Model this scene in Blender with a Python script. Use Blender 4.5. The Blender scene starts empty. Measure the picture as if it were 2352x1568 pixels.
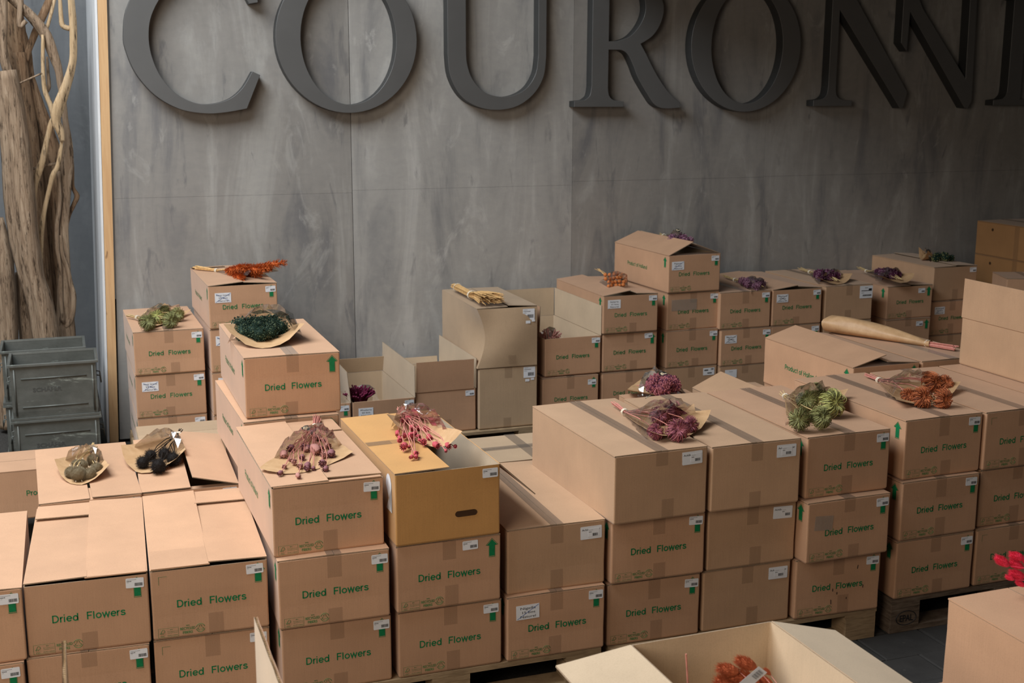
import bpy, bmesh, math, random
from mathutils import Vector, Matrix, Euler
random.seed(7)
S = bpy.context.scene
COL = S.collection
R = math.radians
PI = math.pi

# ------------------------------------------------------------------ camera, world, lights, exposure
cam_d = bpy.data.cameras.new('camera')
cam_d.sensor_width = 36.0
cam_d.lens = 2834.93 / 2352 * 36.0
cam_d.dof.use_dof = True
cam_d.dof.focus_distance = 4.7
cam_d.dof.aperture_fstop = 6.3
cam = bpy.data.objects.new('camera', cam_d)
COL.objects.link(cam)
_r = Vector((0.940694231884897, -0.3392434575544343, 0.0028702970223318937))
_u = Vector((0.0646300913183272, 0.18750673187195993, 0.9801347748135874))
_f = Vector((0.3330425098912575, 0.92182162157828, -0.1983118367524288))
cam.matrix_world = Matrix(((_r.x, _u.x, -_f.x, 0), (_r.y, _u.y, -_f.y, 0), (_r.z, _u.z, -_f.z, 2.22095), (0, 0, 0, 1)))
cam_d.clip_start = 0.05
S.camera = cam

W = bpy.data.worlds.new('world'); S.world = W; W.use_nodes = True
W.node_tree.nodes['Background'].inputs[0].default_value = (1.0, 0.89, 0.78, 1)
W.node_tree.nodes['Background'].inputs[1].default_value = 0.075

def area(name, loc, target, sx, sy, power, color):
    d = bpy.data.lights.new(name, 'AREA'); d.shape = 'RECTANGLE'; d.size = sx; d.size_y = sy
    d.energy = power; d.color = color
    o = bpy.data.objects.new(name, d); COL.objects.link(o); o.location = loc
    o.rotation_euler = (Vector(target) - Vector(loc)).to_track_quat('-Z', 'Y').to_euler()
    return o
area('daylight_opening', (-1.9, 5.0, 5.6), (-1.4, 5.1, 0.0), 4.6, 3.6, 680, (0.91, 0.97, 1.02))
area('fill_front', (-2.2, 0.6, 2.8), (0.8, 4.4, 0.6), 2.2, 2.2, 128, (1.0, 0.86, 0.71))  # warm fill lamp added for the carton fronts, standing in for bounced light

S.view_settings.view_transform = 'Standard'
S.view_settings.look = 'None'
S.view_settings.gamma = 1.0
S.view_settings.use_curve_mapping = False
S.view_settings.exposure = 0.0

# ------------------------------------------------------------------ materials
class NT:
    def __init__(s, name):
        s.m = bpy.data.materials.new(name); s.m.use_nodes = True
        s.t = s.m.node_tree; s.b = s.t.nodes['Principled BSDF']; s.out = s.t.nodes['Material Output']
    def n(s, typ, **kw):
        x = s.t.nodes.new(typ)
        for k, v in kw.items():
            if k.startswith('i_'):
                key = k[2:]; key = int(key) if key.isdigit() else key.replace('_', ' ')
                x.inputs[key].default_value = v
            else: setattr(x, k, v)
        return x
    def l(s, a, b): s.t.links.new(a, b)
    def noise(s, scale, sc3=(1, 1, 1), detail=4, rough=.6, coord='Object', dist=0.0, rot=(0, 0, 0)):
        tc = s.n('ShaderNodeTexCoord'); mp = s.n('ShaderNodeMapping'); mp.inputs['Scale'].default_value = sc3; mp.inputs['Rotation'].default_value = rot
        nz = s.n('ShaderNodeTexNoise'); nz.inputs['Scale'].default_value = scale; nz.inputs['Detail'].default_value = detail
        nz.inputs['Roughness'].default_value = rough; nz.inputs['Distortion'].default_value = dist
        s.l(tc.outputs[coord], mp.inputs[0]); s.l(mp.outputs[0], nz.inputs['Vector'])
        return nz.outputs['Fac']
    def ramp(s, fac, stops):
        r = s.n('ShaderNodeValToRGB'); e = r.color_ramp.elements
        while len(e) > 1: e.remove(e[-1])
        e[0].position = stops[0][0]; e[0].color = (*stops[0][1], 1)
        for p, c in stops[1:]:
            x = e.new(p); x.color = (*c, 1)
        s.l(fac, r.inputs[0]); return r.outputs[0]
    def mix(s, fac, a, b, mode='MIX'):
        m = s.n('ShaderNodeMix', data_type='RGBA', blend_type=mode)
        for sock, v in ((m.inputs[0], fac), (m.inputs[6], a), (m.inputs[7], b)):
            if hasattr(v, 'is_output'): s.l(v, sock)
            elif isinstance(v, (int, float)): sock.default_value = v
            else: sock.default_value = (*v, 1)
        return m.outputs[2]
    def bump(s, h, strength=.3, dist=.002):
        b = s.n('ShaderNodeBump'); b.inputs['Strength'].default_value = strength; b.inputs['Distance'].default_value = dist
        s.l(h, b.inputs['Height']); s.l(b.outputs[0], s.b.inputs['Normal'])
    def set(s, col=None, rough=.7, spec=None, metal=None):
        if col is not None:
            if hasattr(col, 'is_output'): s.l(col, s.b.inputs['Base Color'])
            else: s.b.inputs['Base Color'].default_value = (*col, 1)
        s.b.inputs['Roughness'].default_value = rough
        if spec is not None: s.b.inputs['Specular IOR Level'].default_value = spec
        if metal is not None: s.b.inputs['Metallic'].default_value = metal
        return s.m
def sc(c, k): return tuple(min(1, x * k) for x in c)
def plain(name, col, rough=.7, var=.12, scale=20, spec=.3, bump=0):
    t = NT(name); f = t.noise(scale)
    t.set(t.ramp(f, [(.3, sc(col, 1 - var)), (.7, sc(col, 1 + var))]), rough, spec)
    if bump: t.bump(f, bump)
    return t.m
def card(name, col):
    t = NT(name)
    a = t.noise(5, detail=3); fine = t.noise(1.0, (420, 420, 9), detail=2); sp = t.noise(260, detail=2)
    base = t.ramp(a, [(.3, sc(col, .93)), (.7, sc(col, 1.06))])
    oi = t.n('ShaderNodeObjectInfo'); hv = t.n('ShaderNodeHueSaturation')
    mr = t.n('ShaderNodeMapRange'); mr.inputs[3].default_value = .93; mr.inputs[4].default_value = 1.06
    t.l(oi.outputs['Random'], mr.inputs[0]); t.l(mr.outputs[0], hv.inputs['Value']); t.l(base, hv.inputs['Color'])
    c2 = t.mix(.5, hv.outputs[0], t.ramp(fine, [(.3, (.9, .9, .9)), (.7, (1.05, 1.05, 1.05))]), 'MULTIPLY')
    c3 = t.mix(.6, c2, t.ramp(sp, [(.32, (.86, .85, .83)), (.5, (1, 1, 1))]), 'MULTIPLY')
    t.set(c3, .55, .4); t.bump(fine, .12, .001); t.b.inputs['Sheen Weight'].default_value = .17; t.b.inputs['Sheen Roughness'].default_value = .4
    return t.m
M = {}
M['print'] = card('brown_cardboard', (.49, .283, .167))
M['plain'] = card('kraft_cardboard', (.47, .29, .172))
M['grey'] = card('grey_kraft_cardboard', (.46, .32, .20))
M['orange'] = card('ochre_cardboard', (.51, .265, .088))
M['inner'] = card('cardboard_liner', (.53, .405, .275))
M['umber'] = card('dark_ochre_cardboard', (.34, .17, .065))
M['edge'] = plain('cardboard_cut_edge', (.30, .22, .15), .9, .3, 300, .1)
M['edgelight'] = plain('corrugated_edge', (.55, .45, .32), .9, .2, 200, .1)
M['green'] = plain('green_ink', (.004, .165, .055), .6, .15, 60, .3)
M['paleg'] = plain('faint_green_ink', (.085, .20, .07), .7, .2, 80, .2)
M['label'] = plain('label_paper', (.72, .73, .76), .45, .03, 30, .4)
M['black'] = plain('black_ink', (.015, .015, .018), .5, .1, 30, .3)
M['emboss'] = plain('embossed_steel', (.062, .064, .06), .5, .1, 20, .4)
M['greyink'] = plain('grey_ink', (.28, .28, .30), .6, .1, 30, .3)
M['blueink'] = plain('blue_pen', (.02, .10, .36), .5, .1, 30, .3)
def tape():
    t = NT('packing_tape'); f = t.noise(30, (1, 1, 1)); 
    t.set((.20, .125, .075), .22, .5); t.b.inputs['Alpha'].default_value = .09; t.bump(f, .25, .002); return t.m
M['tape'] = tape()
def top_tape():
    t = NT('lid_tape'); f = t.noise(40, (1, .12, 1)); t.set((.17, .135, .11), .28, .5); t.b.inputs['Alpha'].default_value = .24; t.bump(f, .5, .003); return t.m
M['toptape'] = top_tape()
def clear_tape():
    t = NT('clear_tape'); f = t.noise(50, (1, .15, 1)); t.set((.42, .36, .30), .12, .6); t.b.inputs['Alpha'].default_value = .30; t.bump(f, .5, .003); return t.m
M['cleartape'] = clear_tape()
def cello():
    t = NT('cellophane'); t.t.nodes.remove(t.b)
    tr = t.n('ShaderNodeBsdfTransparent'); tr.inputs[0].default_value = (.93, .92, .91, 1)
    gl = t.n('ShaderNodeBsdfGlossy'); gl.inputs['Roughness'].default_value = .06; gl.inputs[0].default_value = (.95, .95, .97, 1)
    lw = t.n('ShaderNodeLayerWeight'); lw.inputs[0].default_value = .42
    mr = t.n('ShaderNodeMapRange'); mr.inputs[3].default_value = .11; mr.inputs[4].default_value = .75
    mx = t.n('ShaderNodeMixShader'); f = t.noise(45, detail=3); b = t.n('ShaderNodeBump'); b.inputs['Strength'].default_value = .25; b.inputs['Distance'].default_value = .004
    t.l(f, b.inputs['Height']); t.l(b.outputs[0], gl.inputs['Normal'])
    t.l(lw.outputs['Fresnel'], mr.inputs[0]); t.l(mr.outputs[0], mx.inputs[0]); t.l(tr.outputs[0], mx.inputs[1]); t.l(gl.outputs[0], mx.inputs[2])
    t.l(mx.outputs[0], t.out.inputs[0]); return t.m
M['cello'] = cello()
def wrap():
    t = NT('kraft_wrapping_paper'); f = t.noise(25, detail=5); t.set(t.ramp(f, [(.3, (.43, .255, .125)), (.7, (.53, .335, .18))]), .5, .35)
    t.b.inputs['Subsurface Weight'].default_value = 0.0; t.bump(t.noise(60, detail=4), .25, .004); return t.m
M['wrap'] = wrap()
M['twine'] = plain('white_twine', (.66, .58, .46), .9, .2, 120)
M['stem'] = plain('straw_stem', (.50, .36, .17), .8, .25, 60)
M['sticker'] = plain('black_sticker', (.02, .022, .022), .35, .1, 20, .5)
M['cream'] = plain('cream_print', (.75, .62, .42), .5, .05)
def flower(name, col, var=.35): return plain(name, col, .75, var, 70, .25)
M['olive'] = flower('olive_green_umbel', (.17, .17, .07)); M['lime'] = flower('light_green_umbel', (.42, .42, .14))
M['sage'] = flower('sage_green_umbel', (.27, .27, .105))
M['mauve'] = flower('mauve_umbel', (.36, .115, .135)); M['mauved'] = flower('dark_mauve_umbel', (.19, .05, .085))
M['rust'] = flower('rust_umbel', (.46, .135, .05)); M['thistle'] = flower('grey_thistle', (.19, .15, .09))
M['blackfl'] = flower('black_thistle', (.012, .009, .008)); M['pine'] = flower('dark_green_flower', (.010, .028, .018), .6)
M['pine2'] = flower('pale_green_flower', (.085, .12, .07), .5)
M['dusty'] = flower('dusty_pink_pod', (.42, .20, .17)); M['magenta'] = flower('crimson_pod', (.46, .075, .095))
M['pinkstem'] = flower('pink_stem', (.50, .20, .16), .15); M['orangefl'] = flower('burnt_orange_plume', (.42, .085, .015))
M['lilac'] = flower('lilac_flower', (.26, .13, .19)); M['plum'] = flower('plum_flower', (.09, .02, .055))
M['ball'] = flower('orange_ball', (.52, .17, .05), .25); M['burg'] = flower('burgundy_flower', (.14, .012, .045))
M['straw'] = flower('straw', (.56, .34, .14), .3); M['tail'] = flower('terracotta_bunny_tail', (.46, .12, .05), .25)
M['hot'] = flower('hot_pink_bunny_tail', (.88, .05, .12), .2)

# ------------------------------------------------------------------ mesh helpers
class MB:
    def __init__(s): s.v = []; s.f = []; s.mi = []
    def add(s, vs, fs, mi=0):
        o = len(s.v); s.v += [tuple(p) for p in vs]
        for f in fs: s.f.append(tuple(o + i for i in f)); s.mi.append(mi)
    def box(s, a, b, mi=0):
        x0, y0, z0 = a; x1, y1, z1 = b
        s.add([(x0,y0,z0),(x1,y0,z0),(x1,y1,z0),(x0,y1,z0),(x0,y0,z1),(x1,y0,z1),(x1,y1,z1),(x0,y1,z1)],
              [(0,3,2,1),(4,5,6,7),(0,1,5,4),(1,2,6,5),(2,3,7,6),(3,0,4,7)], mi)
    def quad(s, p, mi=0): s.add(p, [(0, 1, 2, 3)], mi)
    def tube(s, pts, rad, n=5, mi=0, cap=True):
        pts = [Vector(p) for p in pts]; k = len(pts)
        if not isinstance(rad, (list, tuple)): rad = [rad] * k
        vs = []; ref = None
        for i, p in enumerate(pts):
            t = (pts[min(i+1, k-1)] - pts[max(i-1, 0)])
            t = t.normalized() if t.length > 1e-9 else Vector((0, 0, 1))
            if ref is None: ref = Vector((0, 0, 1)) if abs(t.z) < .9 else Vector((1, 0, 0))
            a = t.cross(ref)
            if a.length < 1e-6: a = t.cross(Vector((.3, .8, .5)))
            a.normalize(); b = t.cross(a); ref = -b
            for j in range(n):
                th = 2*PI*j/n; vs.append(p + (a*math.cos(th) + b*math.sin(th)) * rad[i])
        fs = [(i*n+j, i*n+(j+1) % n, (i+1)*n+(j+1) % n, (i+1)*n+j) for i in range(k-1) for j in range(n)]
        if cap: fs += [tuple(range(n))[::-1], tuple((k-1)*n + j for j in range(n))]
        s.add(vs, fs, mi)
    def ico(s, c, r, sub=0, mi=0, sq=(1, 1, 1), jit=0):
        bm = bmesh.new(); bmesh.ops.create_icosphere(bm, subdivisions=sub+1, radius=1)
        vs = []
        for v in bm.verts:
            k = r * (1 + random.uniform(-jit, jit)); vs.append((c[0]+v.co.x*k*sq[0], c[1]+v.co.y*k*sq[1], c[2]+v.co.z*k*sq[2]))
        fs = [tuple(v.index for v in f.verts) for f in bm.faces]; bm.free(); s.add(vs, fs, mi)
    def oct(s, c, r, mi=0):
        x, y, z = c; a, b, d = (r*random.uniform(.6, 1.3) for _ in range(3))
        s.add([(x+a,y,z),(x-a,y,z),(x,y+b,z),(x,y-b,z),(x,y,z+d),(x,y,z-d)], [(0,2,4),(2,1,4),(1,3,4),(3,0,4),(2,0,5),(1,2,5),(3,1,5),(0,3,5)], mi)
    def grid(s, fn, nu, nv, mi=0):
        vs = [fn(i/nu, j/nv) for i in range(nu+1) for j in range(nv+1)]
        fs = [(i*(nv+1)+j, (i+1)*(nv+1)+j, (i+1)*(nv+1)+j+1, i*(nv+1)+j+1) for i in range(nu) for j in range(nv)]
        s.add(vs, fs, mi)
    def spike(s, p, d, L, r, mi=0):
        d = Vector(d).normalized(); p = Vector(p); a = d.orthogonal().normalized(); b = d.cross(a)
        s.add([p + a*r, p - a*r*.5 + b*r*.87, p - a*r*.5 - b*r*.87, p + d*L], [(0,1,3),(1,2,3),(2,0,3)], mi)
    def mesh(s, name, mats, smooth=False, fix=True):
        me = bpy.data.meshes.new(name); me.from_pydata(s.v, [], s.f)
        for m in (mats if isinstance(mats, (list, tuple)) else [mats]): me.materials.append(M[m] if isinstance(m, str) else m)
        me.polygons.foreach_set('material_index', s.mi)
        if fix:
            bm = bmesh.new(); bm.from_mesh(me); bmesh.ops.recalc_face_normals(bm, faces=bm.faces); bm.to_mesh(me); bm.free()
        if smooth: me.polygons.foreach_set('use_smooth', [True]*len(me.polygons))
        me.update(); return me

def link(name, me, parent=None, loc=(0, 0, 0), rot=(0, 0, 0), scale=(1, 1, 1), label=None, stuff=False):
    o = bpy.data.objects.new(name, me); COL.objects.link(o)
    if parent: o.parent = parent
    o.location = loc; o.rotation_euler = rot; o.scale = scale
    if label: o['label'] = label
    if stuff: o['kind'] = 'stuff'
    return o
def tag(o, label, cat, group=None):
    o['label'] = label; o['category'] = cat
    if group: o['group'] = group
    return o
def thing(name, label, cat, loc=(0, 0, 0), rz=0, group=None):
    o = bpy.data.objects.new(name, None); COL.objects.link(o); o.empty_display_size = .05
    o.location = loc; o.rotation_euler = (0, 0, rz); return tag(o, label, cat, group)
def structure(o): o['kind'] = 'structure'; return o

_txt = {}
def text(body, mat, bold=0.0, cap=None, width=None, align='LEFT'):
    key = (body, mat, bold, cap, width, align)
    if key in _txt: return _txt[key]
    cu = bpy.data.curves.new('text', 'FONT'); cu.body = body; cu.size = 1.0; cu.offset = bold; cu.resolution_u = 3; cu.align_x = align
    cu.space_line = .95
    ob = bpy.data.objects.new('text', cu); COL.objects.link(ob)
    dg = bpy.context.evaluated_depsgraph_get(); dg.update()
    me = bpy.data.meshes.new_from_object(ob.evaluated_get(dg)); bpy.data.objects.remove(ob); bpy.data.curves.remove(cu)
    sy = 1.0 if cap is None else cap/.73; sx = sy
    if width:
        xs = [v.co.x for v in me.vertices]; sx = width/(max(xs)-min(xs))
    for v in me.vertices: v.co = Vector((v.co.x*sx, v.co.y*sy, 0))
    me.materials.clear(); me.materials.append(M[mat]); _txt[key] = me; return me
def put(mb, me, dx, dy, mi=0, z=0):
    mb.add([(v.co.x+dx, v.co.y+dy, z) for v in me.vertices], [tuple(p.vertices) for p in me.polygons], mi)
FRONT = (PI/2, 0, 0); SIDE = (PI/2, 0, -PI/2)

# stroke-built grotesque lettering for the carton print (units of cap height)
def _arc(cx, cy, rx, ry, a0, a1, n=14): return [(cx + rx*math.cos(R(a0 + (a1-a0)*i/n)), cy + ry*math.sin(R(a0 + (a1-a0)*i/n))) for i in range(n+1)]
def _glyphs():
    V = lambda x, y0, y1: [(x, y0), (x, y1)]
    Hh = lambda x0, x1, y: [(x0, y), (x1, y)]
    return {
     'D': (.97, [V(.08, 0, 1), [(.08, .07), (.36, .07)] + _arc(.36, .5, .40, .43, -90, 90) + [(.08, .93)]]),
     'r': (.47, [V(.08, 0, .73), _arc(.36, .40, .28, .265, 178, 88)]), 'i': (.33, [V(.09, 0, .73), V(.09, .87, 1.0)]),
     'e': (.80, [Hh(.09, .66, .37), _arc(.37, .365, .29, .30, 0, 322, 20)]), 'd': (.86, [_arc(.36, .365, .27, .30, 0, 360, 22), V(.64, 0, 1)]),
     'F': (.80, [V(.09, 0, 1), Hh(.09, .68, .93), Hh(.09, .60, .50)]), 'l': (.33, [V(.09, 0, 1)]), 'o': (.83, [_arc(.38, .365, .30, .30, 0, 360, 22)]),
     'w': (1.08, [[(.05, .73), (.27, .07), (.50, .66), (.73, .07), (.95, .73)]]),
     's': (.74, [[(.58,.54),(.50,.635),(.34,.665),(.18,.635),(.11,.54),(.17,.44),(.34,.385),(.52,.32),(.59,.21),(.52,.105),(.34,.065),(.16,.10),(.08,.21)]]),
     'P': (.86, [V(.09, 0, 1), [(.09, .93), (.44, .93)] + _arc(.44, .70, .27, .23, 90, -90) + [(.09, .47)]]),
     'u': (.84, [[(.09, .73), (.09, .30)] + _arc(.33, .30, .24, .235, 180, 330), V(.62, 0, .73)]), 'c': (.78, [_arc(.38, .365, .30, .30, 42, 318, 18)]),
     't': (.44, [[(.19, .95), (.19, .20), (.23, .10), (.36, .07)], Hh(.03, .38, .66)]), 'f': (.42, [[(.18, 0), (.18, .80), (.22, .90), (.37, .94)], Hh(.03, .37, .66)]),
     'H': (1.0, [V(.09, 0, 1), V(.76, 0, 1), Hh(.09, .76, .50)]), 'a': (.82, [[(.60, 0), (.60, .46)] + _arc(.36, .46, .24, .20, 0, 165), _arc(.34, .215, .25, .15, 0, 360, 16)]),
     'n': (.84, [V(.09, 0, .73), _arc(.35, .41, .26, .255, 178, 0) + [(.61, 0)]])}
GLY = _glyphs()
def stroke_text(s_, mat, cap, width, wt=.155, space=.95):
    mb = MB(); x = 0; z = 0; marks = [0]
    for ch in s_:
        if ch == ' ': x += space; marks.append(len(mb.f)); continue
        adv, lines = GLY[ch]
        for ln_ in lines:
            ln_ = [q_ for k_, q_ in enumerate(ln_) if k_ == 0 or abs(q_[0]-ln_[k_-1][0]) + abs(q_[1]-ln_[k_-1][1]) > 1e-4]; n = len(ln_); L_ = []; R_ = []
            for i, (px_, py_) in enumerate(ln_):
                a = ln_[max(i-1, 0)]; b = ln_[min(i+1, n-1)]
                if i in (0, n-1): d = Vector((b[0]-a[0], b[1]-a[1])).normalized(); m = Vector((-d.y, d.x))*wt/2
                else:
                    d0 = Vector((px_-a[0], py_-a[1])).normalized(); d1 = Vector((b[0]-px_, b[1]-py_)).normalized(); n0 = Vector((-d0.y, d0.x)); n1 = Vector((-d1.y, d1.x)); m = (n0+n1).normalized(); m = m*(wt/2/max(.35, m.dot(n0)))
                L_.append((x+px_+m.x, py_+m.y)); R_.append((x+px_-m.x, py_-m.y))
            for i in range(n-1): mb.quad([(*R_[i], z), (*R_[i+1], z), (*L_[i+1], z), (*L_[i], z)])
        x += adv
    x1 = max(v[0] for v in mb.v); mb.v = [(v[0]*width/x1, v[1]*cap, v[2]) for v in mb.v]
    marks.append(len(mb.f)); out = []
    for a_, b_ in zip(marks, marks[1:]):
        w_ = MB()
        for f_ in mb.f[a_:b_]: w_.quad([mb.v[i] for i in f_])
        out.append(w_.mesh('lettering', mat, fix=False))
    return out

# ------------------------------------------------------------------ floor, walls, sign
def floor():
    t = NT('dark_stone'); a = t.noise(3, detail=6); b = t.noise(14, detail=5, rough=.7)
    c = t.ramp(a, [(.3, (.030, .029, .028)), (.7, (.062, .060, .058))])
    c = t.mix(t.ramp(b, [(.64, (0, 0, 0)), (.72, (1, 1, 1))]), c, (.15, .145, .125))
    t.set(c, .8, .3); t.bump(t.noise(40, detail=4), .4, .004); return t.m
M['stone'] = floor(); M['sand'] = plain('joint_sand', (.045, .042, .038), .95, .4, 90, .1, .3)
mb = MB(); mb.box((-9, -6, -.06), (16, 14, -.012)); fl = structure(link('floor', mb.mesh('floor', 'sand')))
pv = []
for k in range(3):
    mb = MB(); e = .008
    vs = []
    for zz, ins in ((-.05, 0), (-.004, 0), (0, .006)):
        for sx, sy in ((0, 0), (1, 0), (1, 1), (0, 1)):
            jx = random.uniform(-.003, .003); jy = random.uniform(-.003, .003)
            vs.append((sx*.30 + (ins if sx == 0 else -ins) + jx, sy*.20 + (ins if sy == 0 else -ins) + jy, zz))
    fs = [(8, 9, 10, 11)] + [(l*4+i, l*4+(i+1) % 4, (l+1)*4+(i+1) % 4, (l+1)*4+i) for l in (0, 1) for i in range(4)]
    mb.add(vs, fs); pv.append(mb.mesh('paver', 'stone'))
for j in range(20):
    for i in range(12):
        x = 1.75 + i*.306 + (j % 2)*.153; y = 1.75 + j*.206
        link('paver', pv[random.randrange(3)], fl, (x, y, random.uniform(-.004, .001)))

def wallmat(name, base, lo, hi):
    t = NT(name)
    n1 = t.noise(1.5, (2.6, 1, .55), detail=6, rough=.62, dist=.7); n2 = t.noise(3.2, (1.0, 1, .45), detail=5, rough=.65, dist=1.6)
    n3 = t.noise(6, (2.0, 1, 3.4), detail=6, rough=.7, dist=.4)
    c = t.ramp(n1, [(.32, lo), (.46, base), (.54, sc(base, 1.06)), (.66, hi)])
    c = t.mix(t.ramp(n2, [(.60, (0, 0, 0)), (.70, (.85, .85, .85))]), c, hi)
    c = t.mix(t.ramp(n2, [(.26, (.8, .8, .8)), (.33, (0, 0, 0))]), c, lo)
    n4 = t.noise(2.3, (4.2, 1, 1.1), detail=4, rough=.6, dist=.5, rot=(0, R(34), 0))
    c = t.mix(t.ramp(n4, [(.62, (0, 0, 0)), (.70, (.75, .75, .75))]), c, sc(lo, .93))
    c = t.mix(.35, c, t.ramp(n3, [(.3, (.75, .76, .79)), (.7, (1.12, 1.11, 1.08))]), 'MULTIPLY')
    t.set(c, .7, .25); t.bump(t.noise(30, (1, 1, 1), detail=6), .12, .004); return t.m
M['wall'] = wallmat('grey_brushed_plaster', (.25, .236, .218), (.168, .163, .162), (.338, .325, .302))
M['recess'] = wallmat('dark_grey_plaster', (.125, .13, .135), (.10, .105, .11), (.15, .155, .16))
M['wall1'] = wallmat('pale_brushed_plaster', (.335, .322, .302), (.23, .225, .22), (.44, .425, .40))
wb = bpy.data.objects.new('wall_back', None); COL.objects.link(wb); structure(wb); wb.location = (0, 8.1, 0)
xs = [None, 1.797, 3.375, 4.925, 6.463, 8.0, 9.55]
seam = [1.560, 1.575, 1.600, 1.605, 1.61, 1.61]
def panel(x0a, x0b, x1, z0, z1, bot=False):
    g = .0026 if x1 < 2 else (.0009 if x0a > 2 else .0012); gz = .0004; mb = MB(); th = .018
    p = [(x0a, z0), (x1, z0), (x1, z1), (x0b, z1)]
    c = [(p[0][0]+g, p[0][1]+gz), (p[1][0]-g, p[1][1]+gz), (p[2][0]-g, p[2][1]-gz), (p[3][0]+g, p[3][1]-gz)]
    e = .0006
    cx = [(c[0][0]+e, c[0][1]+e), (c[1][0]-e, c[1][1]+e), (c[2][0]-e, c[2][1]-e), (c[3][0]+e, c[3][1]-e)]
    vs = [(x, th, z) for x, z in c] + [(x, e, z) for x, z in c] + [(x, 0, z) for x, z in cx]
    fs = [(3, 2, 1, 0), (8, 9, 10, 11)] + [(l*4+i, l*4+(i+1) % 4, (l+1)*4+(i+1) % 4, (l+1)*4+i) for l in (0, 1) for i in range(4)]
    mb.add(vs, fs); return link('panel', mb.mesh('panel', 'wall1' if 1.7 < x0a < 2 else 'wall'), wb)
lean = lambda z: .184 + z*.0345
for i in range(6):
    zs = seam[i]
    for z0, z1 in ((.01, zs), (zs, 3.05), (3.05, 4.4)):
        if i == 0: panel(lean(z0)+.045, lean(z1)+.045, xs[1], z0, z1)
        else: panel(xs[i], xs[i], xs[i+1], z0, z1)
mb = MB(); mb.add([(.24, .02, 0), (9.6, .02, 0), (9.6, .02, 4.4), (.40, .02, 4.4), (.24, .12, 0), (9.6, .12, 0), (9.6, .12, 4.4), (.40, .12, 4.4)],
    [(0,1,2,3),(4,7,6,5),(0,4,5,1),(1,5,6,2),(2,6,7,3),(3,7,4,0)])
link('backing_board', mb.mesh('backing', plain('wall_backing', (.03, .03, .03))), wb)
# timber batten and the painted return of the partition
def pine():
    t = NT('pine_wood'); g = t.noise(3.0, (16, 16, .7), detail=6, dist=.6); k = t.noise(7, (2.2, 2, .8), detail=2)
    c = t.ramp(g, [(.3, (.48, .275, .13)), (.55, (.58, .365, .185)), (.75, (.51, .29, .14))])
    c = t.mix(t.ramp(k, [(.26, (1, 1, 1)), (.31, (0, 0, 0))]), c, (.13, .055, .025)); t.set(c, .6, .3); return t.m
M['pine'+'wood'] = pine()
def prism(name, quads_xy, z0, z1, lx, mat):
    mb = MB(); n = len(quads_xy)
    vs = [(x + lx(z0), y, z0) for x, y in quads_xy] + [(x + lx(z1), y, z1) for x, y in quads_xy]
    mb.add(vs, [tuple(range(n))[::-1], tuple(range(n, 2*n))] + [(i, (i+1) % n, n+(i+1) % n, n+i) for i in range(n)])
    return link(name, mb.mesh(name, mat))
ln = lambda z: .165 + z*.0327
structure(prism('trim_1', [(.004, -.02+8.1), (.058, -.02+8.1), (.058, 8.14), (.004, 8.14)], .0, 4.4, ln, 'pinewood'))
M['white'] = plain('white_paint', (.62, .63, .64), .5, .05, 8)
structure(prism('trim_2', [(-.012, 8.085), (.002, 8.085), (-.014, 9.75), (-.028, 9.75)], 0, 4.4, ln, 'white'))
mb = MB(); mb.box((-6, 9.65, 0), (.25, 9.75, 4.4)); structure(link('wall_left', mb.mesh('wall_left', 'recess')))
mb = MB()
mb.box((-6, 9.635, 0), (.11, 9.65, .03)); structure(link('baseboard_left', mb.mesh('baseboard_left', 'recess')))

# raised sign letters: outlines in wall coordinates (x, z)
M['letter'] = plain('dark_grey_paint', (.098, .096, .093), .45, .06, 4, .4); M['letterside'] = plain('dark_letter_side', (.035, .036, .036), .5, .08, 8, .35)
def sm(pts, n=5):
    out = []; k = len(pts)
    for i in range(k-1):
        p0 = pts[max(i-1, 0)]; p1 = pts[i]; p2 = pts[i+1]; p3 = pts[min(i+2, k-1)]
        for q in range(n):
            t = q/n
            out.append(tuple(.5*((2*p1[a]) + (-p0[a]+p2[a])*t + (2*p0[a]-5*p1[a]+4*p2[a]-p3[a])*t*t + (-p0[a]+3*p1[a]-3*p2[a]+p3[a])*t**3) for a in (0, 1)))
    return out + [pts[-1]]
def ell(cx, cz, rx, rz, n=64, tilt=0, p=2.0):
    o = []
    for i in range(n):
        a = 2*PI*i/n; c, s_ = math.cos(a), math.sin(a)
        x = rx*math.copysign(abs(c)**(2/p), c); z = rz*math.copysign(abs(s_)**(2/p), s_)
        o.append((cx + x*math.cos(tilt) - z*math.sin(tilt), cz + x*math.sin(tilt) + z*math.cos(tilt)))
    return o
def letter(loops, label):
    cu = bpy.data.curves.new('letter', 'CURVE'); cu.dimensions = '2D'; cu.fill_mode = 'BOTH'; cu.extrude = .046; cu.bevel_depth = .002; cu.bevel_resolution = 0
    for lp in loops:
        sp = cu.splines.new('POLY'); sp.points.add(len(lp)-1); sp.use_cyclic_u = True
        for q, (x, z) in zip(sp.points, lp): q.co = (x, z, 0, 1)
    ob = bpy.data.objects.new('x', cu); COL.objects.link(ob)
    dg = bpy.context.evaluated_depsgraph_get(); dg.update(); me = bpy.data.meshes.new_from_object(ob.evaluated_get(dg))
    bpy.data.objects.remove(ob); bpy.data.curves.remove(cu)
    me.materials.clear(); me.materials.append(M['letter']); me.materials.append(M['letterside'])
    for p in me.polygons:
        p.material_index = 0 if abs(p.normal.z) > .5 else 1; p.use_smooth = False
    cx = sum(v.co.x for v in me.vertices)/len(me.vertices)
    for v in me.vertices: v.co = Vector((v.co.x - cx, -v.co.z, v.co.y))
    me.flip_normals() if False else None
    o = link('sign_letter', me, None, (cx, 8.05, 0)); return tag(o, label, 'letter', 'raised sign letters on the wall')
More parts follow.
